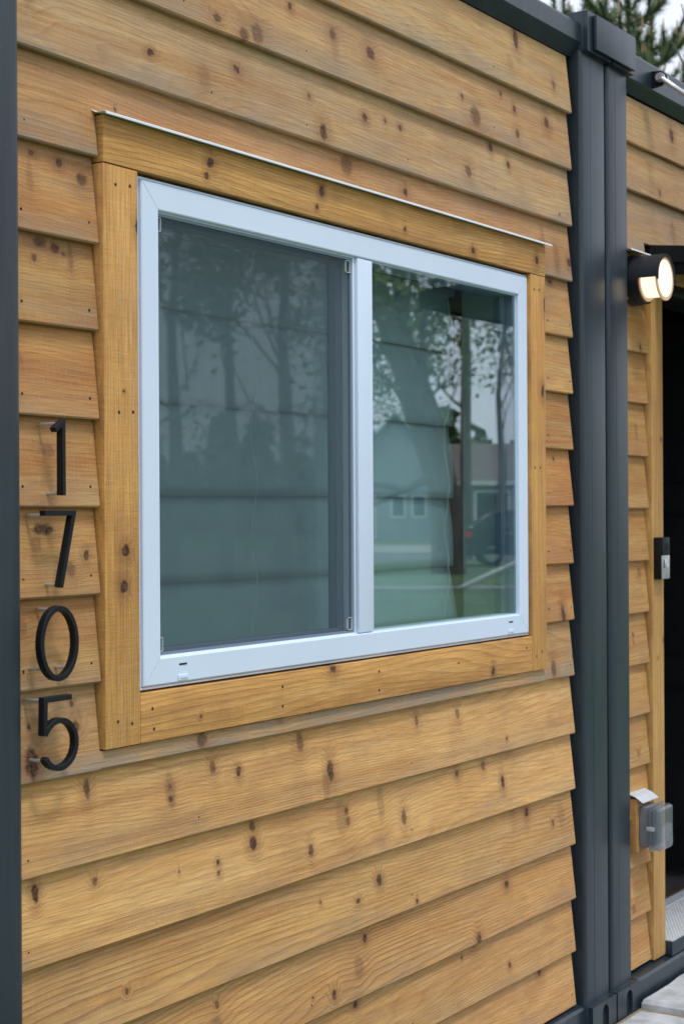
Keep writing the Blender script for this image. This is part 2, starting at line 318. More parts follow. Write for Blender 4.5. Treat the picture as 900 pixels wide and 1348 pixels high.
# ------------------------------------------------------------------ the container units
U1 = thing('container_house', 'charcoal container unit clad in cedar with white sliding window and house numbers', 'building', (.73, 3, 0), 'joined cedar-clad container units')
U2 = thing('container_house', 'charcoal container unit clad in cedar with open black door and porch canopy', 'building', (3.2, 3, 0), 'joined cedar-clad container units')
TAN = (.60, .355, .125); TAN2 = (.50, .265, .085); RED = (.44, .20, .06); GRY = (.50, .33, .155); PINK = (.47, .27, .12)
TIP, ROOT, EXPO = -.0075, .0085, .1485
rows = [1.358, 1.210, 1.0605, .914, .7665, .619, .4705, .322, .1725, .025, -.1235, -.276, -.4235, -.568, -.712, -.853, -.993]
KN = [(.485,1.32,.012,.012),(.36,1.233,.02,.02),(.234,1.232,.022,.014),(.315,1.222,.014,.012),(.637,1.299,.012,.012),(.589,1.087,.018,.022),(.548,1.153,.010,.009),(.303,1.153,.008,.006),(.043,1.124,.012,.007),
 (.783,1.293,.014,.012),(.844,1.163,.010,.010),(.76,1.15,.010,.009),(.908,1.157,.008,.007),(1.188,1.284,.009,.008),(1.247,1.249,.022,.020),(1.393,1.334,.009,.008),(1.462,1.31,.010,.012),(1.643,1.309,.014,.014),(1.466,1.249,.009,.009),(1.34,1.194,.012,.014),(1.428,1.165,.009,.009),(1.676,1.414,.009,.014),(1.477,1.49,.012,.024),(.692,1.038,.020,.018),(1.212,1.113,.013,.011),(.93,1.02,.010,.008),
 (-.252,.895,.010,.008),(-.187,.890,.007,.006),(-.135,.872,.014,.011),(-.234,.755,.014,.008),(-.198,.748,.012,.008),(-.178,.742,.007,.006),(-.25,.726,.006,.005),(-.133,.241,.008,.008),(-.176,.218,.016,.015),(-.232,.284,.022,.007),(-.165,-.005,.005,.005),(-.27,-.032,.006,.006),(-.16,-.045,.009,.010),(-.271,-.091,.013,.020),
 (-.128,-.155,.010,.022),(.089,-.181,.006,.007),(.091,-.202,.006,.006),(.219,-.162,.008,.012),(.297,-.181,.006,.008),(.508,-.150,.010,.016),(.174,-.105,.014,.012),(-.255,-.305,.012,.022),(-.111,-.312,.006,.006),(.343,-.293,.009,.011),(.343,-.325,.010,.011),(.533,-.371,.008,.013),(.229,-.34,.006,.006),(.229,-.361,.006,.007),(.607,-.221,.010,.016),(.676,-.315,.007,.007),(.678,-.336,.007,.008),(.902,-.362,.008,.014),(1.155,-.300,.009,.010),(1.157,-.161,.008,.010),(.97,-.159,.007,.011),(1.283,-.300,.012,.014),(1.373,-.351,.008,.013),(1.513,-.446,.014,.018),(1.652,-.496,.012,.012),(.801,-.483,.009,.010),(.712,-.509,.013,.010),(.949,-.556,.008,.008),(1.399,-.605,.011,.010),(.748,-.596,.009,.010),(1.236,-.705,.010,.014),(.614,-.682,.011,.014),(.71,-.728,.012,.010),(1.4,-.804,.009,.010),(1.581,-.864,.014,.010),(-.037,-.516,.008,.008),(.227,-.605,.010,.011),(1.762,.964,.010,.010),(1.665,.905,.012,.007),(1.677,.446,.006,.006),(1.708,.038,.010,.022),(1.652,-.096,.012,.018),
 (2.493,1.435,.016,.020),(2.385,1.245,.016,.014),(2.228,.777,.005,.008),(2.183,-.045,.005,.005),(2.183,-.068,.005,.005),(2.93,1.41,.014,.014),(2.75,1.27,.012,.012),(3.3,1.32,.013,.013)]
def ysurf(z, ztip): return TIP + (ROOT-TIP)*(z-ztip)/EXPO
def board(name, parent, ztip, segs, mat, seed):
    r = random.Random(seed); bm = NB(); dz = r.uniform(-.0012, .0012)*(len(segs) == 1)
    for (xa, xb, zl, zh) in segs:
        n = max(1, int((xb-xa)/.35)); st = []
        for k in range(n+1):
            x = xa+(xb-xa)*k/n; zz = zl+(dz+r.uniform(-.0009, .0009) if zl == ztip else 0); t = .0165; wv = r.uniform(-.0008, .0008)*(len(segs) == 1)
            y0, y1 = ysurf(zl, ztip)+wv, ysurf(zh, ztip)
            prof = [(y0+.0025, zz), (y0, zz+.003), (y1, zh), (y1+.006, zh), (y0+t, zz+.001)] if zl == ztip else [(y0, zl), (y1, zh), (y1+.006, zh), (y0+t, zl)]
            st.append([bm.verts.new((x, y, z)) for y, z in prof])
        for a, b in zip(st[:-1], st[1:]):
            m_ = len(a)
            for j in range(m_): bm.faces.new((a[j], a[(j+1) % m_], b[(j+1) % m_], b[j]))
        bm.faces.new(st[0]); bm.faces.new(st[-1][::-1])
    o = obj(name, bm, mat, parent)
    return o
def knots_for(ztip, xa, xb, extra=2, seed=0):
    ks = [(x, z, a*.9*(.65+.8*((x*91.7+z*57.3) % 1)), b*.95*(.65+.8*((x*91.7+z*57.3) % 1)), 0.5+.5*((x*37.1+z*11.9) % 1)) for x, z, a, b in KN if ztip-.004 < z < ztip+EXPO+.006 and xa-.01 < x < xb+.01]
    r = random.Random(seed*7+1)
    for q in range(extra if xb-xa > 1 else 0): ks.append((r.uniform(xa, xb), ztip+r.uniform(.02, .13), r.uniform(.0025, .005), r.uniform(.0025, .005), r.uniform(.5, .9)))
    if xb-xa > 1:
        for q in range(2): ks.append((r.uniform(xa, xb), ztip+r.uniform(.02, .12), r.uniform(.012, .026), r.uniform(.02, .05), r.uniform(.12, .30)))
    elif seed % 3 == 0: ks.append((r.uniform(xa, xb), ztip+r.uniform(.02, .13), r.uniform(.008, .016), r.uniform(.012, .03), r.uniform(.2, .4)))
    return ks
def nail(x, y, z, parent, r=.0026):
    bm = NB(); cyl_y(bm, x, z, r, y-.0006, y+.004, 6); obj('nail_hole', bm, NAIL, parent)
tones_low = [tuple(tuple((c[0]*1.20, c[1]*1.20, c[2]*1.20)) for c in t_) for t_ in [((.62,.37,.135),(.54,.295,.10)), ((.64,.385,.14),(.56,.31,.105)), ((.63,.375,.13),(.55,.30,.10)), ((.58,.33,.115),(.52,.275,.09)), ((.60,.345,.12),(.53,.285,.095)), ((.58,.33,.12),(.50,.27,.09)), ((.56,.32,.115),(.49,.26,.09))]]
XL, XR = -.300, 1.772; TL, TR = -.106, 1.5985
for k, z in enumerate(rows):
    top = min(z+EXPO+.022, 1.513)
    lowtop = top
    if z > 1.0:
        li, dk = (((.66,.44,.19), (.56,.33,.13)), ((.62,.39,.175), (.50,.28,.12)), ((.60,.40,.19), (.50,.30,.14)))[k]; mat = cedar('cedar board', 1.7+k*1.31, li, dk, .34, .42, .6, z, knots_for(z, XL, XR, 1, k)); segs = [(XL, XR, z, top)]
    elif abs(z-.914) < .01:
        mat = cedar('cedar board', 9.1, (.56,.31,.125), (.46,.215,.08), .35, .6, .85, z, knots_for(z, XL, XR, 2, k)); segs = [(XL, TL, z, top), (TL+.0, TR, .988, top), (TR, XR, z, top)]
    elif z > -.1:
        for side, (a, b) in enumerate(((XL, TL), (TR, XR))):
            sd_ = k*3+side; r = random.Random(sd_+40); f = r.uniform(.82, 1.10)
            li = tuple(c*f for c in ((.62,.31,.095) if r.random() < .55 else (.62,.36,.125))); dk = tuple(c*f for c in (.47,.19,.055))
            if z > .7 and side == 0: li, dk = tuple(c*.93 for c in li), (.42,.19,.075)
            mat = cedar('cedar board', 20+sd_*1.13, li, dk, .16 if z < .6 else .3, .45, .3 if side == 0 else .12, z, knots_for(z, a, b, 1, sd_))
            bo = board('siding_board', U1, z, [(a, b, z, top)], mat, sd_)
            nail(a+.012 if side == 0 else b-.012, ysurf(z+.03, z), z+.033, bo); nail(b-.02 if side == 0 else a+.03, ysurf(z+.03, z), z+.034, bo)
        continue
    elif z > -.2:
        mat = cedar('cedar board', 31.4, (.62,.38,.15), (.52,.29,.11), .45, .7, .9, z, knots_for(z, XL, XR, 2, k)); segs = [(XL, TL, z, top), (TL, TR, z, -.0925), (TR, XR, z, top)]
    else:
        li, dk = tones_low[(k-11) % 7]; fv = (1.08, 1.04, .90, .96, .86, .98, .9)[(k-11) % 7]; li = tuple(c*fv for c in li); dk = tuple(c*fv for c in dk); mat = cedar('cedar board', 40+k*1.37, li, dk, .16, 1.25 if k in (13, 14) else .6, .30, z, knots_for(z, XL, XR, 1, k)); segs = [(XL, XR, z, top)]
    bo = board('siding_board', U1, z, segs, mat, k)
    r = random.Random(k)
    for x in (XL+.02, .12+r.uniform(0, .1), .53, .93, 1.34, XR-.02):
        if not (-.2 < z < -.1 and 0): nail(x, ysurf(z+.03, z), z+.03, bo, .0018)
# second unit
X2L, X2R = 2.124, 2.284
for k, z in enumerate([1.356, 1.222, 1.052] + [.906, .764, .617, .4655, .316, .166, .018, -.130, -.276, -.421, -.566, -.706, -.850, -.992]):
    top = min(z+EXPO+.022, 1.49); sd_ = 90+k
    if k < 2: mat = cedar('cedar board', sd_*1.21, (.56,.37,.17), (.50,.30,.125), .25, .85, .2, z, knots_for(z, X2L, 4.2, 2, sd_)); segs = [(X2L, 4.2, z, top)]
    elif k == 2: mat = cedar('cedar board', sd_*1.21, (.47,.31,.155), (.42,.255,.115), .55, .5, .3, z, knots_for(z, X2L, 4.2, 2, sd_)); segs = [(X2L, 2.262, z, top), (2.262, 3.45, 1.084, top), (3.45, 4.2, z, top)]
    else:
        f = random.Random(sd_).uniform(.9, 1.08); li = tuple(c*f for c in (.56,.325,.105)); dk = tuple(c*f for c in (.48,.235,.07))
        mat = cedar('cedar board', sd_*1.21, li, dk, .1, .55, .15, z, knots_for(z, X2L, X2R, 1, sd_)); segs = [(X2L, X2R, z, top)]
        board('siding_board', U2, z, [(3.40, 4.2, z, top)], mat, sd_+50)
    board('siding_board', U2, z, segs, mat, sd_)

# sheathing behind the boards, roof, sides, back
for u, x0, x1, op in ((U1, -.30, 1.79, (-.02, 1.53, -.02, .92)), (U2, 2.115, 4.24, (2.36, 3.33, -.97, 1.01))):
    a, b, c, d = op
    bm = NB(); box(bm, x0, a, .029, .06, -1.0, 1.50); box(bm, b, x1, .029, .06, -1.0, 1.50); box(bm, a, b, .029, .06, d, 1.50)
    if c > -.9: box(bm, a, b, .029, .06, -1.0, c)
    obj('wall_sheathing', bm, SHEATH, u)
for u, x0, x1 in ((U1, -.478, 1.953), (U2, 1.968, 4.40)):
    bobj('roof', (x0+.01, x1-.01, .0, 6.05, 1.585, 1.60), PAINT, u)
    bobj('floor', (x0+.05, x1-.05, .066, 6.0, -1.06, -.975), ROOMDARK, u)
    for a, b in ((x0, x0+.03), (x1-.03, x1)):
        bm = NB(); n = 22
        for q in range(n): 
            y0 = .12+q*(5.85/n); ins = .022*(q % 2); s = 1 if a == x0 else -1
            box(bm, a+(ins if s > 0 else 0), b-(0 if s > 0 else ins), y0, y0+5.85/n, -1.0, 1.58)
        obj('side_wall', bm, PAINT, u)
    bobj('back_wall', (x0, x1, 6.03, 6.06, -1.1, 1.60), PAINT, u)
    bobj('ceiling', (x0+.04, x1-.04, .07, 6.0, 1.42, 1.45), ROOMDARK, u)

# posts, rails, castings
def post(u, xa, xb, flip=False):
    c = .011; y0 = -.024; mid = xa+(xb-xa)*(.36 if not flip else .62)
    pr = [(xa, .10), (xa, y0+c)] + [(xa+c-c*math.cos(t), y0+c-c*math.sin(t)) for t in (.4, .8, 1.2)] + [(xa+c, y0), (mid-.0015, y0), (mid, y0+.0014), (mid+.0015, y0)]
    pr += [(xb-c, y0)] + [(xb-c+c*math.sin(t), y0+c-c*math.cos(t)) for t in (.4, .8, 1.2)] + [(xb, y0+c), (xb, .10)]
    bm = NB(); prism(bm, pr, 2, -1.003, 1.53); return obj('corner_post', bm, PAINT2, u, smooth=True)
post(U1, -.478, -.309); post(U1, 1.798, 1.951); post(U2, 1.969, 2.104); post(U2, 4.245, 4.40)
bm = NB(); box(bm, 1.953, 1.967, -.008, .05, -1.0, 1.52); obj('joint_sealant', bm, SEAL, U1)
for u, xa, xb, zb, z2 in ((U1, -.32, 1.80, 1.545, 1.515), (U2, 2.11, 4.25, 1.523, 1.497)):
    bm = NB(); prism(bm, [(.07, 1.604), (-.014, 1.604), (-.020, 1.602), (-.022, 1.596), (-.022, zb+.006), (-.018, zb), (.004, z2), (.07, z2)], 0, xa, xb); obj('top_rail', bm, PAINT, u)
for u, xa, xb, yf in ((U1, -.32, 1.80, -.020), (U2, 2.11, 4.25, -.040)):
    bm = NB(); prism(bm, [(.07, -1.0), (.0, -1.0), (yf+.006, -1.003), (yf, -1.010), (yf, -1.118), (.07, -1.118)], 0, xa, xb); obj('bottom_rail', bm, PAINT, u)
def casting(u, xa, xb, z0, z1, slot=True):
    yf = -.042; bm = NB(); box(bm, xa, xb, yf+.012, .12, z0, z1, .004)
    o = obj('corner_casting', bm, PAINT, u, smooth=True)
    # front plate with a real stadium slot
    cx = (xa+xb)/2+.006; sw = .021; zc0, zc1 = z0+.030+sw, z1-.012-sw
    hole = [(cx+sw*math.cos(t), zc1+sw*math.sin(t)) for t in np.linspace(0, math.pi, 10)] + [(cx+sw*math.cos(t), zc0+sw*math.sin(t)) for t in np.linspace(math.pi, 2*math.pi, 10)]
    bm = NB(); outer = [(xa+.001, z0+.001), (xb-.001, z0+.001), (xb-.001, z1-.001), (xa+.001, z1-.001)]
    if slot:
        ed = []
        for loop in (outer, hole):
            vs = [bm.verts.new((x, yf, z)) for x, z in loop]
            for i in range(len(vs)): ed.append(bm.edges.new((vs[i], vs[(i+1) % len(vs)])))
        bmesh.ops.triangle_fill(bm, edges=ed, use_beauty=True)
        r = bmesh.ops.extrude_face_region(bm, geom=bm.faces[:]); 
        for v in r['geom']:
            if isinstance(v, bmesh.types.BMVert): v.co.y += .0125
    else: prism(bm, outer, 1, yf, yf+.0125)
    pl = obj('casting_plate', bm, PAINT, o)
    if slot:
        bm = NB(); prism(bm, hole, 1, yf+.0108, yf+.0118); obj('slot_painted_dark', bm, DARK, o)  # black sheet in the slot paints the shade of a hollow
for z0, z1 in ((1.527, 1.635), (-1.120, -1.003)):
    casting(U1, -.478, -.312, z0, z1); casting(U1, 1.800, 1.954, z0, z1, z0 < 0); casting(U2, 1.962, 2.112, z0, z1, z0 < 0); casting(U2, 4.246, 4.40, z0, z1)
bobj('joint_cover_plate', (1.832, 2.094, -.0545, -.0435, 1.5345, 1.627), PAINT2, U1, .0015)
bm = NB(); box(bm, 1.954, 1.962, -.030, .1, -1.118, -1.006); obj('weld_seam', bm, SEAL, U1)

# ------------------------------------------------------------------ window casing
YT = -.014
def casing(dims, mat, nails, u=U1):
    o = bobj('casing_board', dims, mat, u, .0015)
    for x, z in nails: nail(x, YT, z, o, .003)
    return o
trimc = ((.74,.405,.12), (.63,.32,.085))
casing((-.1010, -.0105, YT, .024, -.0895, .9052), cedar('casing cedar', 61.3, *trimc, .05, .5, vertical=True, knots=[(-.047, .246, .011, .0095, 1), (-.052, .185, .013, .010, 1), (-.008, .808, .016, .008, 1), (-.05, .52, .003, .003, .8)]),
       [(-.069, .873), (-.031, .876), (-.063, .484), (-.026, .486), (-.07, -.045), (-.033, -.052)])
casing((1.5125, 1.594, YT, .024, -.0905, .9062), cedar('casing cedar', 63.9, *trimc, .05, .5, vertical=True, knots=[(1.594, .834, .022, .007, 1), (1.578, .614, .016, .009, 1)]),
       [(1.532, .868), (1.56, .870), (1.532, .42), (1.56, .42), (1.535, -.055), (1.565, -.045)])
casing((-.1010, 1.594, YT-.001, .024, .9072, .9865), cedar('casing cedar', 65.2, *trimc, .10, .95, knots=[(.197, .955, .010, .010, 1), (.185, .929, .006, .006, .9), (.566, .962, .009, .012, 1), (.549, .927, .006, .005, .9), (.896, .931, .006, .006, .9), (1.21, .923, .009, .008, 1), (1.545, .943, .010, .011, 1)], rough_bump=.9),
       [(-.072, .968), (-.072, .925), (.31, .965), (.31, .928), (.70, .965), (.70, .93), (1.12, .965), (1.12, .928), (1.56, .97), (1.568, .922)])
casing((-.0095, 1.5115, YT, .024, -.0900, -.0035), cedar('casing cedar', 68.8, *trimc, .05, .85, knots=[(.601, -.010, .012, .008, 1), (1.301, -.074, .008, .010, 1), (.16, -.06, .004, .004, .8)], rough_bump=.8),
       [(.022, -.032), (.026, -.068), (.42, -.03), (.42, -.068), (.78, -.03), (.78, -.07), (1.13, -.04), (1.48, -.03)])
bm = NB()    # drip flashing above the head casing
prism(bm, [(.02, 1.004), (-.0085, .9895), (-.028, .9895), (-.0315, .9870), (-.0315, .9840), (-.0308, .9840), (-.0308, .9864), (-.0277, .9886), (-.008, .9883), (.02, 1.0025)], 0, -.112, 1.602); obj('head_flashing', bm, WHITEMETAL, U1)

# ------------------------------------------------------------------ window
WW, WH = 1.511, .902
win = bpy.data.objects.new('window', None); C.objects.link(win); win.parent = U1; win.location = (0, 0, 0)
PROF = [(0, .040), (0, .000), (.0012, -.0025), (.0045, -.0025), (.0052, .0005), (.0062, .0005), (.0068, -.0065), (.009, -.0082), (.052, -.0082), (.0542, -.0065), (.0545, -.0005), (.0575, .0005), (.0575, .040)]
def member(side, gap=.0006):
    bm = NB(); A, B = [], []
    for u, y in PROF:
        if side == 'b': a, b = (u+gap, u), (WW-u-gap, u)
        if side == 't': a, b = (u+gap, WH-u), (WW-u-gap, WH-u)
        if side == 'l': a, b = (u, u+gap), (u, WH-u-gap)
        if side == 'r': a, b = (WW-u, u+gap), (WW-u, WH-u-gap)
        A.append(bm.verts.new((a[0], y, a[1]))); B.append(bm.verts.new((b[0], y, b[1])))
    n = len(PROF); bm.faces.new(A); bm.faces.new(B[::-1])
    for i in range(n): bm.faces.new((A[i], A[(i+1) % n], B[(i+1) % n], B[i]))
    return obj('frame_member', bm, VINYL, win)
for s in 'btlr': member(s)
bm = NB(); box(bm, .714, .7725, -.0068, .036, .0560, .8460, .002); obj('mullion', bm, VINYL, win, True)
bm = NB(); box(bm, .7045, .7105, -.001, .03, .0562, .8458, .001); obj('screen_track', bm, VINYL, win, True)
bm = NB(); box(bm, .7105, .714, .006, .03, .0562, .8458); obj('track_groove', bm, SEAL, win)
for y in (-.0018, .0150):
    bobj('pane', (.771, 1.4555 if y < 0 else 1.4465, y, y+.003, .0555, .8465 if y < 0 else .8415), GLASS, win)
for y in (.0330, .0480):
    bobj('pane', (.050, .694, y, y+.003, .050, .852), GLASS2, win)
bm = NB(); box(bm, .690, .728, .0265, .056, .057, .845, .002); box(bm, .0585, .072, .0265, .056, .057, .845, .002); box(bm, .072, .69, .0265, .056, .057, .066); box(bm, .072, .69, .0265, .056, .836, .845); obj('sash_frame', bm, SASH, win, True)
bm = NB(); vs = [bm.verts.new((x, .0040, z)) for x, z in ((.060, .061), (.697, .061), (.697, .841), (.060, .841))]; bm.faces.new(vs); obj('insect_screen', bm, SCREEN, win)
bm = NB()
for d in ((.0552, .061, .0575, .8445), (.697, .7035, .0575, .8445), (.061, .697, .0575, .0625), (.061, .697, .8395, .8445)): box(bm, d[0], d[1], .001, .008, d[2], d[3], .0006)
obj('screen_frame', bm, SASH, win)
for (x0, x1, z0, z1) in ((.0555, .070, .064, .090), (.678, .6965, .064, .090), (.0555, .070, .812, .838), (.678, .6965, .812, .838)):
    bm = NB(); t = .0014
    for d in ((x0, x1, z0, z0+t), (x0, x1, z1-t, z1), (x0, x0+t, z0, z1), (x1-t, x1, z0, z1)): box(bm, d[0], d[1], -.0005, .0035, d[2], d[3])
    obj('corner_clip', bm, CLIP, win)
for x in (.115, 1.405):
    bobj('weep_slot', (x-.010, x+.012, -.0088, -.0078, .0372, .0405), DARK, win)
    bm = NB(); box(bm, x-.014, x+.014, -.0110, -.008, .0100, .0200, .001); obj('weep_cover', bm, VINYL, win, True)
    bobj('weep_gap', (x-.009, x+.009, -.0114, -.0108, .0122, .0148), CLIP, win)
bm = NB(); box(bm, 1.4475, 1.4532, .0016, .057, .058, .8425); box(bm, 1.442, 1.4474, .034, .040, .058, .8425); box(bm, .774, 1.4532, .0016, .057, .8428, .8472); obj('frame_shade_strip', bm, SASH, win)  # dark strips added over the vinyl's inner faces to paint them shaded
# reveal inside the window, room beyond
bm = NB(); box(bm, 1.462, 1.475, .058, .152, .03, .87); obj('jamb_return', bm, DRYWALL, U1)
bm = NB(); box(bm, .036, .050, .058, .152, .03, .87); obj('jamb_return', bm, DRYWALL, U1)
bm = NB(); box(bm, .036, 1.475, .058, .152, .872, .885); obj('head_return', bm, DRYWALL, U1)
bm = NB(); box(bm, .036, 1.475, .058, .165, .015, .028, .003); obj('inner_sill', bm, DRYWALL, U1, True)
bm = NB(); box(bm, -.28, .034, .153, .163, -.97, 1.42); box(bm, 1.477, 1.75, .153, .163, -.97, 1.42); box(bm, .034, 1.477, .153, .163, .887, 1.42); box(bm, .034, 1.477, .153, .163, -.97, .013); obj('inner_lining', bm, DRYWALL, U1)

# roman shade
SH = thing('roman_shade', 'pale folded fabric shade hanging behind the window glass', 'shade', (.75, .19, G))
lines = [.862, .711, .527, .3455, .172, .036]
r = random.Random(5)
for i in range(5):
    zt, zb = lines[i]+.010, lines[i+1]; bm = NB(); nx, nz = 36, 8; g = []
    pa, pb = r.uniform(0, 6), r.uniform(0, 6)
    for b in range(nz+1):
        t = b/nz; row = []
        for a in range(nx+1):
            s = a/nx; z = zt+(zb-zt)*t - .0016*math.sin(s*9+pb)*t
            y = .180-.010*t**1.6 - .005*math.sin(math.pi*t) + .0012*math.sin(s*13+pa)*t + (.006*(s-.9)/.1*(1-t) if s > .9 else 0)
            x = .066+1.377*s + (.006*math.sin(math.pi*t*.9+.2)-.004 if s > .985 else 0) + (.022*t**3 if (i == 4 and s > .985) else 0)
            row.append(bm.verts.new((x, y, z)))
        g.append(row)
    for b in range(nz):
        for a in range(nx): bm.faces.new((g[b][a], g[b][a+1], g[b+1][a+1], g[b+1][a]))
    o = obj('shade_fold', bm, SHADEF, SH, 'all'); md = o.modifiers.new('thickness', 'SOLIDIFY'); md.thickness = .0015; md.offset = 1
for x, wob in ((.55, .0006), (1.365, .004)):
    bm = NB(); pts = []
    for k in range(60):
        z = .85-.80*k/59; near = min(abs(z-l) for l in lines); pts.append((x+wob*math.sin(k*.7)*.3-wob*2.2*max(0, 1-near/.02), .146-.008*math.sin(k*.4), z))
    tube(bm, pts, .0011, 5); obj('lift_cord', bm, CORD, SH, True)
bobj('head_rail', (.062, 1.448, .168, .196, .853, .871), DRYWALL, SH)

# ------------------------------------------------------------------ house numbers
def stroke(bm, pts, wd, y0, y1, closed=False):
    n = len(pts); Lf, Rt = [], []
    for i in range(n):
        p = Vector(pts[i]); a = Vector(pts[(i-1) % n]) if (closed or i) else None; b = Vector(pts[(i+1) % n]) if (closed or i < n-1) else None
        d1 = (p-a).normalized() if a is not None else None; d2 = (b-p).normalized() if b is not None else None
        d1 = d1 or d2; d2 = d2 or d1; n1 = Vector((-d1.y, d1.x)); n2 = Vector((-d2.y, d2.x)); m_ = (n1+n2).normalized(); s = wd/2/max(.5, m_.dot(n1))
        Lf.append(p+m_*s); Rt.append(p-m_*s)
    V = [[bm.verts.new((q.x, y, q.y)) for q in side] for side in (Lf, Rt) for y in (y0, y1)]
    for i in range(n if closed else n-1):
        j = (i+1) % n
        for a, b in ((0, 1), (1, 3), (3, 2), (2, 0)): bm.faces.new((V[a][i], V[a][j], V[b][j], V[b][i]))
    if not closed:
        for i in (0, n-1): bm.faces.new((V[0][i], V[1][i], V[3][i], V[2][i]))
DY0, DY1 = -.043, -.030
five = [(-.2165, .0135), (-.2775, .0135), (-.2790, -.0395)]
cx5, cz5 = -.2435, -.0605
five += [(cx5+.0385*math.cos(t), cz5+.0385*math.sin(t)) for t in np.linspace(rad(148), rad(-150), 26)]
digits = [('1', 'black metal numeral 1 on steel pins, topmost of the house number', [(-.2510, .4455), (-.2325, .4585), (-.2325, .3405)], False, [(-.241, .456), (-.2315, .344)]),
          ('7', 'black metal numeral 7 on steel pins between the 1 and the 0', [(-.277, .3120), (-.2085, .3120), (-.2400, .1920)], False, [(-.270, .308), (-.237, .196)]),
          ('0', 'black metal oval numeral 0 on steel pins above the 5', [(-.2440+.0405*math.cos(t), .1020+.0565*math.sin(t)) for t in np.linspace(0, 2*math.pi, 44)[:-1]], True, [(-.246, .156), (-.273, .062), (-.214, .060)]),
          ('5', 'black metal numeral 5 on steel pins, lowest of the house number', five, False, [(-.2775, .012), (-.2735, -.085)])]
for ch, lab, pts, closed, pins in digits:
    t = thing('house_number', lab, 'numeral', (-.245, -.003, G+np.mean([p[1] for p in pts])), 'house number digits')
    bm = NB(); stroke(bm, pts, .0088, DY0, DY1, closed)
    bmesh.ops.recalc_face_normals(bm, faces=bm.faces); o = obj('numeral', bm, BLACK, t, True)
    bv = o.modifiers.new('soft edge', 'BEVEL'); bv.width = .0009; bv.segments = 2; bv.limit_method = 'ANGLE'; bv.angle_limit = rad(40)
    for x, z in pins:
        bm = NB(); tube(bm, [(x, .002, z), (x, DY1-.001 if ch != '5' else DY1-.001, z)], .0031, 10); obj('standoff_pin', bm, STEEL, t, True)

# ------------------------------------------------------------------ door side of the second unit
trim2 = cedar('casing cedar', 71.7, (.62,.38,.12), (.52,.29,.08), .08, .7, vertical=True, knots=[(2.365, .16, .006, .004, 1), (2.36, .52, .005, .004, 1), (2.33, -.12, .004, .003, 1), (2.372, -.07, .006, .004, 1)])
bobj('casing_board', (2.290, 2.3755, YT, .024, -.994, .9875), trim2, U2, .0015)
bobj('casing_board', (3.295, 3.38, YT, .024, -.994, .9875), trim2, U2, .0015)
head2 = cedar('casing cedar', 73.1, (.55,.33,.11), (.47,.25,.075), .1, .8)
bobj('casing_board', (2.290, 3.38, YT-.001, .024, .9895, 1.042), head2, U2, .0015)
bm = NB(); prism(bm, [(.02, 1.060), (-.0085, 1.046), (-.029, 1.046), (-.034, 1.041), (-.033, 1.041), (-.0285, 1.0447), (-.008, 1.0447), (.02, 1.0585)], 0, 2.108, 2.27); obj('head_flashing', bm, WHITEMETAL, U2)
for d in ((2.377, 2.405, .0, .14, -.953, .985), (3.265, 3.293, .0, .14, -.953, .985), (2.377, 3.293, .0, .14, .955, .985)): bobj('door_jamb', d, DOOR, U2, .001)
dr = bobj('door', (3.215, 3.262, .145, .985, -.925, .952), DOOR, U2, .002)
for z0, z1 in ((-.80, -.30), (-.20, .30), (.40, .84)):
    for y0, y1 in ((.22, .53), (.60, .91)):
        bm = NB(); t = .012
        for d in ((y0, y1, z0, z0+t), (y0, y1, z1-t, z1), (y0, y0+t, z0, z1), (y1-t, y1, z0, z1)): box(bm, 3.209, 3.2155, d[0], d[1], d[2], d[3], .002)
        obj('panel_moulding', bm, DOOR, dr)
bm = NB(); tube(bm, [(3.215, .92, -.0), (3.165, .92, -.0)], .011, 12); tube(bm, [(3.165, .93, 0), (3.165, .80, 0)], .009, 12); obj('handle', bm, STEEL, dr, True)
th = bobj('threshold', (2.378, 3.292, -.034, .205, -.999, -.9565), PAINT, U2, .0015)
bobj('step_plate', (2.380, 3.290, -.0345, .137, -.9563, -.9535), ALU, th)
bm = NB()
for i in range(88):
    for j in range(16):
        x = 2.387+i*.0102; y = -.028+j*.0102+(.0051 if i % 2 else 0); cc = bmesh.ops.create_cone(bm, segments=5, radius1=.0034, radius2=.0022, depth=.0010, cap_ends=True)
        for v in cc['verts']: v.co += Vector((x, y, -.9530))
ob = obj('tread_studs', bm, ALU, th); ob['kind'] = 'stuff'
bobj('seal_strip', (2.378, 3.292, 0.1375, .176, -.9563, -.950), CLIP, th)
bobj('bronze_strip', (2.378, 3.292, .1765, .206, -.9563, -.946), BRONZE, th)
mt = bobj('door_mat', (2.40, 3.20, .22, 1.0, -.974, -.955), CARPET, None, .004); tag(mt, 'dark speckled mat on the floor inside the open black door', 'mat')
bobj('room_partition', (2.1, 4.3, 1.6, 1.63, -.97, 1.42), ROOMDARK, U2)

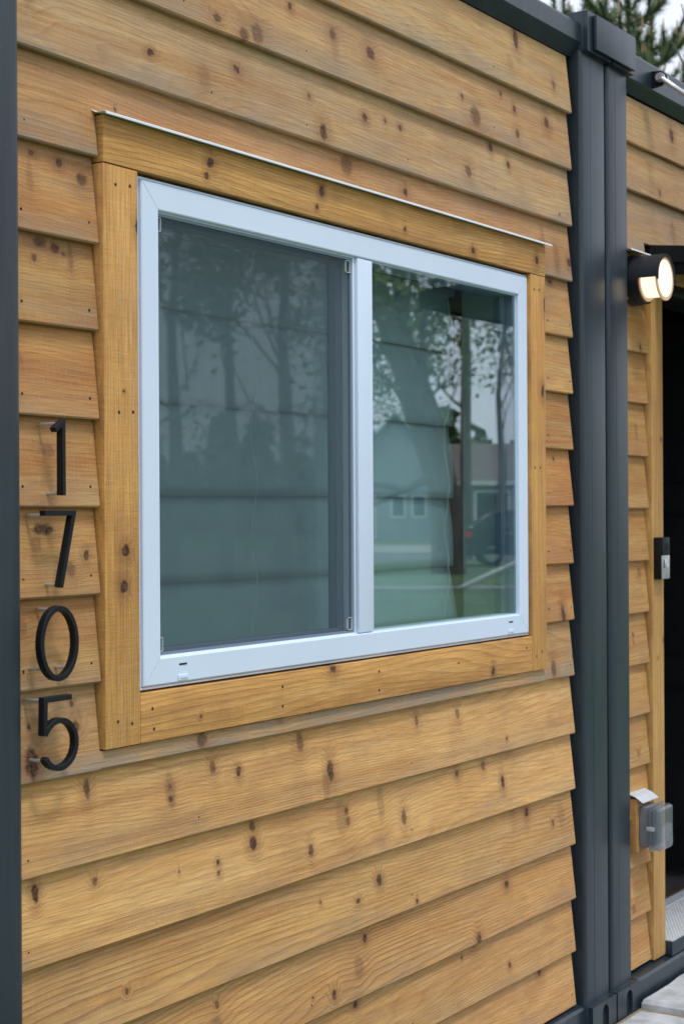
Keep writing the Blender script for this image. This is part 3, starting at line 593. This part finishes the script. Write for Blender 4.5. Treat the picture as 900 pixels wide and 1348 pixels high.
# canopy over the door
CN = thing('door_canopy', 'flat black metal canopy sloping out above the doorway', 'canopy', (2.9, -.3, G+1.0))
def cz(y): return 1.078+(y+.012)*.105
for nm, x0, x1, y0, y1, dz0, dz1 in (('roof_sheet', 2.300, 3.62, -.765, -.008, -.006, 0), ('soffit_sheet', 2.305, 3.615, -.755, -.012, -.0395, -.034)):
    bm = NB(); prism(bm, [(y0, cz(y0)+dz0), (y1, cz(y1)+dz0), (y1, cz(y1)+dz1), (y0, cz(y0)+dz1)], 0, x0, x1); obj(nm, bm, BLACK, CN)
for x0, x1 in ((2.2985, 2.302), (3.617, 3.6205)):
    bm = NB(); prism(bm, [(-.768, cz(-.768)-.045), (-.007, cz(-.007)-.045), (-.007, cz(-.007)+.003), (-.768, cz(-.768)+.003)], 0, x0, x1); obj('side_fascia', bm, BLACK, CN)
bm = NB(); box(bm, 2.302, 3.617, -.770, -.766, cz(-.77)-.046, cz(-.77)+.003); obj('front_fascia', bm, BLACK, CN)
bobj('wall_bracket', (2.31, 2.345, -.16, -.04, cz(-.1)-.075, cz(-.1)-.040), BLACK, CN, .002)
for q, (x, lab) in enumerate(((2.290, 'steel tie rod with shackle running from the top rail beside the joint cover plate'), (3.60, 'steel tie rod holding the far end of the black canopy'))):
    T = thing('tie_rod', lab, 'tie rod', (x, -.04, G+1.0), 'tie rods of the canopy')
    a = Vector((x, -.052, 1.557)); b = Vector((x+.012, -.70, cz(-.70)+.030)); d = (b-a).normalized(); s = Vector((1, 0, 0)); n_ = d.cross(s)
    bm = NB(); prism(bm, [(-.023, 1.532), (-.050, 1.536), (-.066, 1.550), (-.066, 1.566), (-.055, 1.577), (-.023, 1.580)], 0, x-.006, x+.006); obj('bracket', bm, BLACK, T)
    bm = NB(); tube(bm, [(x-.024, a.y, a.z), (x+.024, a.y, a.z)], .006, 12); tube(bm, [(x-.0285, a.y, a.z), (x-.0225, a.y, a.z)], .0100, 6); obj('pin_bolt', bm, STEEL, T, True)
    bm = NB()
    for sg in (-1, 1):
        tube(bm, [a+s*.0095*sg, a+s*.0185*sg], .0135, 16)
        tube(bm, [a+s*.014*sg, a+s*.014*sg+d*.045, a+s*.010*sg+d*.066, a+s*.003*sg+d*.082], [.0075, .0068, .0070, .0070], 10)
    obj('clevis', bm, STEEL, T, True)
    bm = NB(); tube(bm, [a+d*.070, a+d*.078, a+d*.10, b-d*.02, b], [.007, .0085, .0062, .0060, .0060], 12); obj('rod', bm, STEEL, T, True)
    bm = NB(); tube(bm, [b-d*.05, b+d*.005], .0105, 12); box(bm, b.x-.010, b.x+.010, b.y-.018, b.y+.018, cz(b.y)+.0005, b.z+.006, .001); obj('lower_lug', bm, BLACK, T, True)

# wall lamp
lx, lz = 2.190, .965
LP = thing('wall_lamp', 'round black wall lamp lit warm white beside the doorway', 'lamp', (lx, -.005, G+lz))
bm = NB(); cyl_y(bm, lx, lz, .0715, -.020, -.001, 56); cyl_y(bm, lx, lz, .0685, -.043, -.020, 56); obj('base', bm, LAMPBLACK, LP, True)
bm = NB(); cyl_y(bm, lx, lz, .0685, -.099, -.0435, 40, rad(-2), rad(182), .0625); obj('hood', bm, LAMPBLACK, LP, True)
bm = NB(); cyl_y(bm, lx, lz, .0685, -.1035, -.0992, 56, rad(-8), rad(188), .0595); obj('front_ring', bm, LAMPBLACK, LP, True)
bm = NB(); cyl_y(bm, lx, lz, .0520, -.098, -.046, 56); obj('diffuser', bm, LAMPLIT, LP, True)
bm = NB(); cyl_y(bm, lx, lz, .0625, -.0988, -.0940, 56, rin=.0528); cyl_y(bm, lx, lz, .0622, -.0475, -.0437, 56, rin=.0542); obj('diffuser_rim', bm, LAMPRIM, LP, True)
# doorbell on the casing
DBL = thing('video_doorbell', 'slim doorbell with black camera end and silver face on the door casing', 'doorbell', (2.335, YT, G+.17))
bm = NB(); box(bm, 2.2985, 2.360, -.038, -.0145, .110, .232, .003); obj('body', bm, BLACK, DBL, True)
bm = NB(); box(bm, 2.3005, 2.358, -.0405, -.0375, .1115, .1795, .0015); obj('silver_face', bm, STEEL, DBL, True)
bm = NB(); box(bm, 2.3005, 2.358, -.0408, -.0375, .1815, .2305, .0015); obj('camera_cover', bm, BLACK, DBL, True)
bm = NB(); cyl_y(bm, 2.340, .205, .0095, -.0425, -.0405, 24); obj('lens', bm, DARK, DBL, True)
bm = NB(); cyl_y(bm, 2.336, .156, .0130, -.0425, -.0402, 32, rin=.0105); cyl_y(bm, 2.336, .156, .0098, -.0420, -.0402, 32); obj('button', bm, ALU, DBL, True)
for x in (2.310, 2.315): bobj('speaker_slot', (x, x+.0018, -.0412, -.0402, .143, .166), DARK, DBL)
# covered outlet
OT = thing('outdoor_outlet', 'grey outdoor outlet box with bubble cover under a small white hood', 'outlet', (2.19, -.01, G-.58))
blk = cedar('cedar block', 81.2, (.56,.32,.10), (.46,.23,.07), .1, .5, vertical=True)
bobj('mounting_block', (2.140, 2.258, -.024, .01, -.655, -.505), blk, OT, .002)
bm = NB(); prism(bm, [(.004, -.490), (-.022, -.4995), (-.044, -.5135), (-.0446, -.5128), (-.0225, -.4975), (.004, -.4885)], 0, 2.138, 2.254); obj('hood', bm, CLIPW, OT)
bm = NB(); box(bm, 2.156, 2.244, -.056, -.0245, -.640, -.526, .006, 3); obj('box', bm, GREY, OT, True)
bm = NB(); box(bm, 2.150, 2.250, -.061, -.0565, -.652, -.520, .002, 2); obj('cover_flange', bm, CLEARPLASTIC, OT, True)
bm = NB(); box(bm, 2.153, 2.247, -.093, -.0615, -.648, -.524, .014, 5); obj('bubble_cover', bm, CLEARPLASTIC, OT, True)
bm = NB(); box(bm, 2.170, 2.230, -.063, -.0562, -.632, -.540, .002); obj('receptacle', bm, GREY, OT, True)
for z in (-.612, -.560): bobj('socket_face', (2.182, 2.218, -.0650, -.0632, z-.017, z+.017), GREY, OT, .0005)
bm = NB(); box(bm, 2.147, 2.1495, -.074, -.050, -.592, -.580, .001); obj('latch', bm, CLIP, OT, True)

# ------------------------------------------------------------------ paving beside the units
pv = NB(); box(pv, 1.2, 4.6, -2.6, -.045, -1.11, -1.082); paving = obj('paving', pv, SAND); paving['kind'] = 'structure'
rp = random.Random(8); y = -.052
for j in range(6):
    x = 1.30+rp.uniform(0, .3) if j else 1.45; d = .36+rp.uniform(-.04, .05); first = True
    while x < 4.4:
        wd = rp.uniform(.42, .75)
        if j == 0 and first: wd = 2.105-x-.004; first = False
        zt = -1.053+rp.uniform(-.004, .004) - (.026 if (j == 0 and x < 2.0) else 0); bm = NB(); pts = []; jj = .008
        def side(ax, ay, bx, by, n):
            for k in range(n): t = k/n; pts.append((ax+(bx-ax)*t+rp.uniform(-jj, jj)*.7, ay+(by-ay)*t+rp.uniform(-jj, jj)*.7))
        yb = y+.010 if j == 0 else y
        side(x+.006, yb-d+.008, x+wd-.006, yb-d+.008, 7); side(x+wd-.006, yb-d+.008, x+wd-.006, yb-.008, 4); side(x+wd-.006, yb-.008, x+.006, yb-.008, 7); side(x+.006, yb-.008, x+.006, yb-d+.008, 4)
        cxp, cyp = sum(p[0] for p in pts)/len(pts), sum(p[1] for p in pts)/len(pts)
        rings = [[bm.verts.new((cxp+(px-cxp)*s, cyp+(py-cyp)*s, z_)) for px, py in pts] for s, z_ in ((1, -1.09), (1, zt-.010), (.975, zt))]
        for a, b in zip(rings[:-1], rings[1:]):
            for k in range(len(pts)): bm.faces.new((a[k], a[(k+1) % len(pts)], b[(k+1) % len(pts)], b[k]))
        bm.faces.new(rings[-1])
        obj('flagstone', bm, STONE, paving); x += wd
    y -= d

# ------------------------------------------------------------------ pines behind the units
NEEDLE = plain('pine needles', (.085, .145, .050), .7, 0, .35, 30); BARKP = plain('pine bark', (.12, .085, .06), .9, 0, .35, 20, .6, 60); CANDLE = plain('pine candles', (.40, .26, .14), .8, 0, .2, 30)
def pine(top, seed, label, H=None):
    r = np.random.default_rng(seed); t = thing('pine_tree', label, 'tree', (top.x, top.y, -.06), 'young pines behind the units')
    Hh = top.z; bm = NB(); bx = np.array([top.x, top.y])
    tube(bm, [(bx[0], bx[1], -.1), (bx[0]+.02, bx[1], Hh*.5), (bx[0], bx[1], Hh-.10)], [.09, .05, .008], 8); shoots = [(np.array([bx[0], bx[1], Hh-.75]), np.array([bx[0], bx[1], Hh-.05]), 1.0)]
    z = .9; 
    while z < Hh-.3:
        ln = min(1.25, .20+.42*(Hh-z)**.8); a0 = r.uniform(0, 6)
        for q in range(5):
            a = a0+q*1.2566+r.uniform(-.25, .25); d = np.array([math.cos(a), math.sin(a), 0]); l = ln*r.uniform(.8, 1.1); p0 = np.array([bx[0], bx[1], z]); p1 = p0+d*l*.55+np.array([0, 0, .16*l]); p2 = p0+d*l*.95+np.array([0, 0, .62*l])
            tube(bm, [p0, p1, p2], [.009, .007, .004], 5); shoots.append((p1, p2, .9)); shoots.append((p0+(p1-p0)*.4, p1, .55))
            for s in (-1, 1):
                sd2 = np.array([-d[1], d[0], 0])*s; q0 = p0+(p1-p0)*r.uniform(.6, .95); q1 = q0+(d*.5+sd2*.7+np.array([0, 0, .75]))*l*r.uniform(.28, .42); tube(bm, [q0, q1], [.008, .004], 4); shoots.append((q0, q1, .8))
        z += r.uniform(.34, .46)
    obj('trunk', bm, BARKP, t, True, lift=False)
    V, F = [], []
    CV = NB()
    for a, b, k in shoots:
        L_ = np.linalg.norm(b-a); n = int(L_*820*k)+30; d = (b-a)/max(L_, 1e-6)
        u = np.cross(d, [.3, .5, .8]); u /= np.linalg.norm(u); v = np.cross(d, u)
        tt = r.random(n)**.8; an = r.uniform(0, 6.283, n); le = r.uniform(.055, .105, n)
        for i in range(n):
            o = math.cos(an[i])*u+math.sin(an[i])*v; p = a+(b-a)*tt[i]; e = p+(o*.72+d*.70)*le[i]; s = np.cross(o, d)*.0040; m = len(V); V += [p-s, p+s, e]; F.append((m, m+1, m+2))
        if b[2] > 2.2 and k > .7: tube(CV, [b, b+d*.03+np.array([0, 0, .03]), b+np.array([0, 0, .08])+d*.03], [.008, .007, .003], 5)
    rawobj('needles', V, F, NEEDLE, t)['kind'] = 'stuff'
    obj('candles', CV, CANDLE, t, lift=False)['kind'] = 'stuff'
for k, (px, py, Z, lab) in enumerate(((857, 14, 13.0, 'young pine with a slender lone leader rising behind the door unit'), (826, -46, 12.0, 'tallest bushy young pine rising behind the joint cover plate'), (797, -20, 14.5, 'young pine half hidden by the tallest bushy pine behind the units'), (741, -8, 15.5, 'far young pine whose tip just shows over the top rail'), (905, 62, 12.6, 'low young pine behind the door unit beside a bare twig'))):
    pine(seen(px, py, Z), 20+k, lab)
BARKB = plain('bare twig bark', (.10, .085, .08), .9, 0, .3, 30)
bs = thing('bare_sapling', 'leafless sapling with thin grey twigs behind the pines', 'tree', (*seen(900, 300, 11.5).xy, -.06))
g0 = seen(925, 300, 11.5); bm = NB(); tube(bm, [(g0.x, g0.y, -.1), seen(930, 200, 11.5), seen(912, 110, 11.5), seen(893, 72, 11.5), seen(881, 52, 11.5)], [.03, .022, .012, .008, .005], 6); obj('trunk', bm, BARKB, bs, True, lift=False)
bm = NB(); tube(bm, [seen(930, 200, 11.5), seen(915, 60, 11.5), seen(901, 22, 11.5), seen(896, 5, 11.5)], [.014, .010, .007, .004], 6); tube(bm, [seen(912, 110, 11.5), seen(922, 80, 11.5)], [.006, .003], 5); obj('twigs', bm, BARKB, bs, True, lift=False)

# ------------------------------------------------------------------ the yard across from the window (seen mirrored in the glass)
BARK = plain('grey tree bark', (.13, .105, .085), .95, 0, .45, 6, .8, 25, (1, 1, .25)); LEAF = plain('spring leaves', (.15, .19, .055), .7, 0, .35, 3); LEAF2 = plain('olive leaves', (.09, .13, .04), .75, 0, .35, 2)
def leafy(name, label, stems, seed, crown, nleaf, leaf, twig=True, group='broadleaf trees across the yard', spread=1.0):
    """stems: list of (points, radii); crown: leaf clumps at branch ends"""
    r = np.random.default_rng(seed); base = Vector(stems[0][0][0]); t = thing(name, label, 'tree', (base.x, base.y, -.06), group); bm = NB(); ends = []
    def grow(p, d, ln, rd, dep):
        q = p+d*ln; m_ = p+d*ln*.5+r.normal(0, .06, 3)*ln; tube(bm, [p, m_, q], [rd, rd*.8, rd*.6], 6 if dep < 2 else 4, False)
        if dep >= 3: ends.append(q); ends.append(m_); return
        for k in range(3 if dep < 2 else 2):
            nd_ = d+r.normal(0, .48, 3)*spread; nd_[2] += .12; nd_ /= np.linalg.norm(nd_); grow(q if k else m_, nd_, ln*r.uniform(.62, .82), rd*.55, dep+1)
    for pts, rr in stems:
        tube(bm, pts, rr, 10, False); P = [np.array(p) for p in pts]
        for i in range(max(1, len(P)//2), len(P)):
            for k in range(3):
                d = P[i]-P[i-1]; d = d/np.linalg.norm(d)+r.normal(0, .6, 3)*spread; d[2] += .25; d /= np.linalg.norm(d); grow(P[i-1]+(P[i]-P[i-1])*r.uniform(.3, 1), d, crown*r.uniform(.25, .42), rr[i]*.33, 0)
    obj('trunk', bm, BARK, t, True, lift=False)
    if nleaf:
        E_ = np.array(ends); c = E_[r.integers(0, len(E_), nleaf)]+r.normal(0, crown*.055, (nleaf, 3)); a = r.normal(0, 1, (nleaf, 3)); a /= np.linalg.norm(a, axis=1)[:, None]; b = np.cross(a, r.normal(0, 1, (nleaf, 3))); b /= np.linalg.norm(b, axis=1)[:, None]; s = r.uniform(.05, .11, nleaf)[:, None]
        V = np.stack([c-a*s, c+b*s*.6, c+a*s, c-b*s*.6], 1).reshape(-1, 3); F = [(4*i, 4*i+1, 4*i+2, 4*i+3) for i in range(nleaf)]; o = rawobj('crown', V, F, leaf, t); o['kind'] = 'stuff'
def gz(px, Z): p = mirrored(px, 700, Z); return (p.x, p.y, -.1)
def mp(px, py, Z): p = mirrored(px, py, Z); return (p.x, p.y, p.z)
leafy('maple_tree', 'large broadleaf tree with thick leaning twin stems across the yard', [([gz(590, 38), mp(588, 660, 38), mp(552, 540, 38), mp(505, 410, 38), mp(470, 300, 38)], [.42, .36, .33, .27, .2]), ([mp(588, 660, 38), mp(570, 560, 38.5), mp(533, 450, 39), mp(520, 330, 39)], [.3, .27, .22, .15])], 3, 5.5, 2600, LEAF)
leafy('slender_tree', 'slender upright tree with rough bark beside the leaning twin-stem tree', [([gz(613, 49), mp(612, 600, 49), mp(613, 480, 49), mp(611, 360, 49), mp(606, 250, 49)], [.20, .17, .15, .12, .07])], 5, 4.2, 1200, LEAF, spread=1.2)
for k, (px, Z, h, cr_, nl, lab) in enumerate(((225, 27, 8.0, 4.2, 2600, 'broadleaf tree with sparse young leaves at the end of the lawn row'), (300, 31, 9.0, 4.6, 2600, 'tall broadleaf tree with sparse young leaves in the lawn row'), (372, 24, 7.5, 3.8, 1600, 'nearest thin-leaved tree of the lawn row across the yard'), (430, 44, 9.5, 5.0, 2600, 'broad tree standing far back behind the lawn row'), (655, 50, 9.0, 4.8, 900, 'twiggy tree with few leaves beyond the dark parked car'), (690, 40, 8.0, 4.2, 700, 'twiggy tree with pale leaves near the grey-roofed house'), (470, 70, 7.5, 4.0, 1600, 'leafy tree behind the leaning twin-stem tree'))):
    b0 = np.array(gz(px, Z)); leafy('broadleaf_tree', lab, [([b0, b0+[.1, .1, h*.3], b0+[.25, -.1, h*.55], b0+[.1, .2, h*.8]], [.15, .11, .08, .04])], 40+k, cr_, nl, LEAF if k % 2 else LEAF2)
# far wood along the horizon: one mass of shrubs
r = np.random.default_rng(9); V, F = [], []; n = 26000
px_ = r.uniform(150, 760, n); Zs = r.uniform(95, 125, n); hh = r.random(n)**1.2
for i in range(n):
    p = mirrored(px_[i], 670, Zs[i]); top = 4.8+1.6*math.sin(px_[i]*.045)+1.6*math.sin(px_[i]*.13+1); c = np.array([p.x, p.y, hh[i]*top]); a = r.normal(0, .33, 3); b = r.normal(0, .33, 3); m = len(V); V += [c-a, c+b, c+a, c-b]; F.append((m, m+1, m+2, m+3))
fwd_ = rawobj('far_wood', V, F, LEAF2); fwd_['kind'] = 'stuff'; tag(fwd_, 'green wood along the horizon beyond the houses', 'woodland')
# road, walk and drive as strips across the view
ASPH = plain('asphalt', (.10, .10, .105), .9, 0, .15, 3, .3, 80); CONC = plain('weathered concrete', (.24, .235, .21), .9, 0, .3, 2, .2, 60)
def strip(name, Z0, Z1, mat, z, pa=-200, pb=1500):
    # strips run parallel to the far street: constant distance along the mirrored view axis
    q = [mirrored(pa, 674, Z0), mirrored(pb, 674, Z0), mirrored(pb, 674, Z1), mirrored(pa, 674, Z1)]; bm = NB(); bm.faces.new([bm.verts.new((p.x, p.y, z)) for p in q]); o = obj(name, bm, mat, None, lift=False); o['kind'] = 'structure'; return o
strip('path', 30.6, 31.5, CONC, -.05); strip('road', 48, 56, ASPH, -.05); strip('driveway', 57, 70, CONC, -.046, 470, 585)
# houses
ROOF = plain('brown-grey shingles', (.16, .128, .118), .9, 0, .2, 4); SIDG = plain('pale blue-grey siding', (.30, .34, .36), .8, 0, .06, 2); WHT = plain('white trim paint', (.75, .75, .74), .6, 0, .04); PANE = plain('dark window pane', (.03, .035, .04), .1, 0, .1); BRK = plain('red-brown brick', (.26, .13, .10), .9, 0, .25, 6)
mright = Vector((r2.x, -r2.y, 0)).normalized(); mfwd = Vector((fw.x, -fw.y, 0)).normalized()
def house(px, Z, wd, dp, hw, hr, wall, label, wins, gable=False):
    c = mirrored(px, 674, Z); t = thing('house', label, 'house', (c.x, c.y, -.06), 'houses across the street')
    def P(u, v, z): p = Vector((c.x, c.y, 0))+mright*u+mfwd*v; return (p.x, p.y, z)
    def hbox(nm, u0, u1, v0, v1, z0, z1, mat, par):
        bm = NB(); vs = [bm.verts.new(P(u, v, z)) for z in (z0, z1) for u, v in ((u0, v0), (u1, v0), (u1, v1), (u0, v1))]
        for f in ((0, 1, 2, 3), (4, 5, 6, 7), (0, 1, 5, 4), (1, 2, 6, 5), (2, 3, 7, 6), (3, 0, 4, 7)): bm.faces.new([vs[i] for i in f])
        return obj(nm, bm, mat, par, lift=False)
    wl = hbox('wall', 0, wd, 0, dp, -.1, hw, wall, t); e = .45
    bm = NB()
    if not gable: pr = [(-e, hw-.05), (dp/2, hr), (dp+e, hw-.05), (dp+e, hw-.2), (dp/2, hr-.15), (-e, hw-.2)]; A = [bm.verts.new(P(-e, v, z)) for v, z in pr]; B = [bm.verts.new(P(wd+e, v, z)) for v, z in pr]
    else: pr = [(-e, hw-.05), (wd/2, hr), (wd+e, hw-.05), (wd+e, hw-.2), (wd/2, hr-.15), (-e, hw-.2)]; A = [bm.verts.new(P(u, -e, z)) for u, z in pr]; B = [bm.verts.new(P(u, dp+e, z)) for u, z in pr]
    bm.faces.new(A); bm.faces.new(B[::-1])
    for i in range(6): bm.faces.new((A[i], A[(i+1) % 6], B[(i+1) % 6], B[i]))
    rf = obj('roof', bm, ROOF, t, lift=False)
    bm = NB(); tri = [P(0, v, z) for v, z in ((0, hw), (dp/2, hr-.18), (dp, hw))] if not gable else [P(u, 0.01, z) for u, z in ((0, hw), (wd/2, hr-.18), (wd, hw))]
    tri2 = [P(wd, v, z) for v, z in ((0, hw), (dp/2, hr-.18), (dp, hw))] if not gable else [P(u, dp, z) for u, z in ((0, hw), (wd/2, hr-.18), (wd, hw))]
    for T_ in (tri, tri2): bm.faces.new([bm.verts.new(p) for p in T_])
    obj('gable', bm, wall, t, lift=False)
    if not gable: hbox('gutter', -e, wd+e, -e-.12, -e, hw-.22, hw-.02, WHT, rf)
    else:
        for sgn in (0, 1):
            bm = NB(); u0, u1 = (-e, wd/2) if not sgn else (wd/2, wd+e); z0, z1 = (hw-.2, hr-.15) if not sgn else (hr-.15, hw-.2)
            a = [P(u0, -e-.06, z0), P(u1, -e-.06, z1), P(u1, -e-.06, z1+.2), P(u0, -e-.06, z0+.2)]; b = [P(u0, -e-.01, z0), P(u1, -e-.01, z1), P(u1, -e-.01, z1+.2), P(u0, -e-.01, z0+.2)]
            A = [bm.verts.new(p) for p in a]; B = [bm.verts.new(p) for p in b]; bm.faces.new(A); bm.faces.new(B[::-1])
            for i in range(4): bm.faces.new((A[i], A[(i+1) % 4], B[(i+1) % 4], B[i]))
            obj('barge_board', bm, WHT, rf, lift=False)
    for (u0, u1, z0, z1, kind) in wins:
        o = hbox('door' if kind else 'window', u0-.12, u1+.12, -.06, -.005, z0-.12, z1+.12, WHT, t); hbox('pane' if not kind else 'leaf', u0, u1, -.085, -.065, z0, z1, PANE if not kind else BRK, o)
house(598, 76, 13, 8, 2.75, 4.6, SIDG, 'low grey-roofed house with white gutter behind the dark parked car', [(1.0, 2.4, 1.0, 2.2, 0), (4, 4.9, .1, 2.1, 1), (7, 8.6, 1.0, 2.2, 0), (10, 11.4, 1.0, 2.2, 0)])
house(450, 84, 5.4, 8, 3.2, 6.4, SIDG, 'gabled grey house with white barge boards and a pair of windows', [(2.55, 3.1, 1.15, 2.1, 0), (3.6, 4.15, 1.15, 2.1, 0), (.7, 1.6, .1, 2.1, 1)], True)
# parked car
def car(px, Z, label):
    c = mirrored(px, 674, Z); t = thing('parked_car', label, 'car', (c.x, c.y, -.06)); CP = plain('dark car paint', (.012, .014, .018), .12, 0, .05); TY = plain('tyre rubber', (.015, .015, .015), .9); RIM = plain('alloy rim', (.45, .45, .46), .3, .8); TL_ = plain('red tail lamp', (.75, .02, .02), .2); CG = plain('car glass', (.02, .028, .03), .04)
    def P(u, v, z): p = Vector((c.x, c.y, -.06))+mright*u+mfwd*v; return (p.x, p.y, p.z+z)
    low = [(.0, .45), (.02, .75), (.12, .98), (1.0, 1.02), (3.2, .98), (4.2, .86), (4.48, .66), (4.5, .38), (4.3, .26), (.2, .28)]
    cab = [(.25, .985), (.85, 1.36), (1.5, 1.45), (2.2, 1.42), (2.75, 1.25), (3.3, .985)]
    def loft(nm, pts, w0, w1, zlo, zhi, mat, vc=.88):
        bm = NB(); R_ = []
        for s, ins in ((-1, 0), (-1, 1), (1, 1), (1, 0)):
            R_.append([bm.verts.new(P(u, vc+s*((w0+(w1-w0)*(z-zlo)/(zhi-zlo)) - (0 if ins else 0) if ins else (w0+(w1-w0)*(z-zlo)/(zhi-zlo))-.05), z + (.0 if ins == 0 else -.0))) for u, z in pts])
        R_ = [R_[0], R_[3]]
        A, B = R_; bm.faces.new(A); bm.faces.new(B[::-1])
        for i in range(len(pts)): bm.faces.new((A[i], A[(i+1) % len(pts)], B[(i+1) % len(pts)], B[i]))
        o = obj(nm, bm, mat, t, lift=False); bv = o.modifiers.new('round', 'BEVEL'); bv.width = .05; bv.segments = 3; return o
    loft('body', low, .93, .90, .25, 1.05, CP); loft('cabin', cab, .86, .66, .98, 1.45, CG)
    loft('roof_panel', [(.9, 1.39), (1.5, 1.475), (2.2, 1.445), (2.7, 1.285), (2.7, 1.27), (2.2, 1.43), (1.5, 1.46), (.9, 1.375)], .74, .71, 1.27, 1.475, CP)
    for u in (.85, 3.62):
        for v in (.02, 1.56):
            bm = NB(); K = 24; A = [bm.verts.new(P(u+.32*math.cos(6.2832*k/K), v, .32+.32*math.sin(6.2832*k/K))) for k in range(K)]; B = [bm.verts.new(P(u+.32*math.cos(6.2832*k/K), v+.2, .32+.32*math.sin(6.2832*k/K))) for k in range(K)]
            bm.faces.new(A); bm.faces.new(B[::-1])
            for k in range(K): bm.faces.new((A[k], A[(k+1) % K], B[(k+1) % K], B[k]))
            wh = obj('wheel', bm, TY, t, lift=False); vv = v-.012 if v < .5 else v+.205
            bm = NB(); A = [bm.verts.new(P(u+.2*math.cos(6.2832*k/K), vv, .32+.2*math.sin(6.2832*k/K))) for k in range(K)]; bm.faces.new(A); obj('rim', bm, RIM, wh, lift=False)
    def cb(nm, u0, u1, v0, v1, z0, z1, mat):
        bm = NB(); vs = [bm.verts.new(P(u, v, z)) for z in (z0, z1) for u, v in ((u0, v0), (u1, v0), (u1, v1), (u0, v1))]
        for f in ((0, 1, 2, 3), (4, 5, 6, 7), (0, 1, 5, 4), (1, 2, 6, 5), (2, 3, 7, 6), (3, 0, 4, 7)): bm.faces.new([vs[i] for i in f])
        obj(nm, bm, mat, t, lift=False)
    for v in (-.02, 1.42): cb('tail_light', .0, .34, v, v+.36, .76, .90, TL_)
    for v in (.0, 1.40): cb('headlight', 4.15, 4.47, v, v+.34, .62, .74, RIM)
    for u in (1.2, 2.2): cb('door_handle', u, u+.2, -.035, .0, .84, .87, RIM)
car(603, 43, 'dark parked car with red tail lights at the roadside')
# pale pole on the lawn
a = Vector(mp(608, 767, 30.4)); a.z = -.02; b = Vector(mp(705, 729, 27.0)); pl = NB(); tube(pl, [a, b], .05, 10); po = obj('pole', pl, WHT, None, True, lift=False); tag(po, 'long pale pole slanting up from the lawn to a low stump', 'pole')
stp = NB(); tube(stp, [(b.x, b.y, -.1), (b.x, b.y, b.z*.5), (b.x, b.y, b.z-.045)], [.2, .16, .15], 12); so_ = obj('tree_stump', stp, BARK, None, True, lift=False); tag(so_, 'low grey stump carrying one end of the pale pole', 'stump')
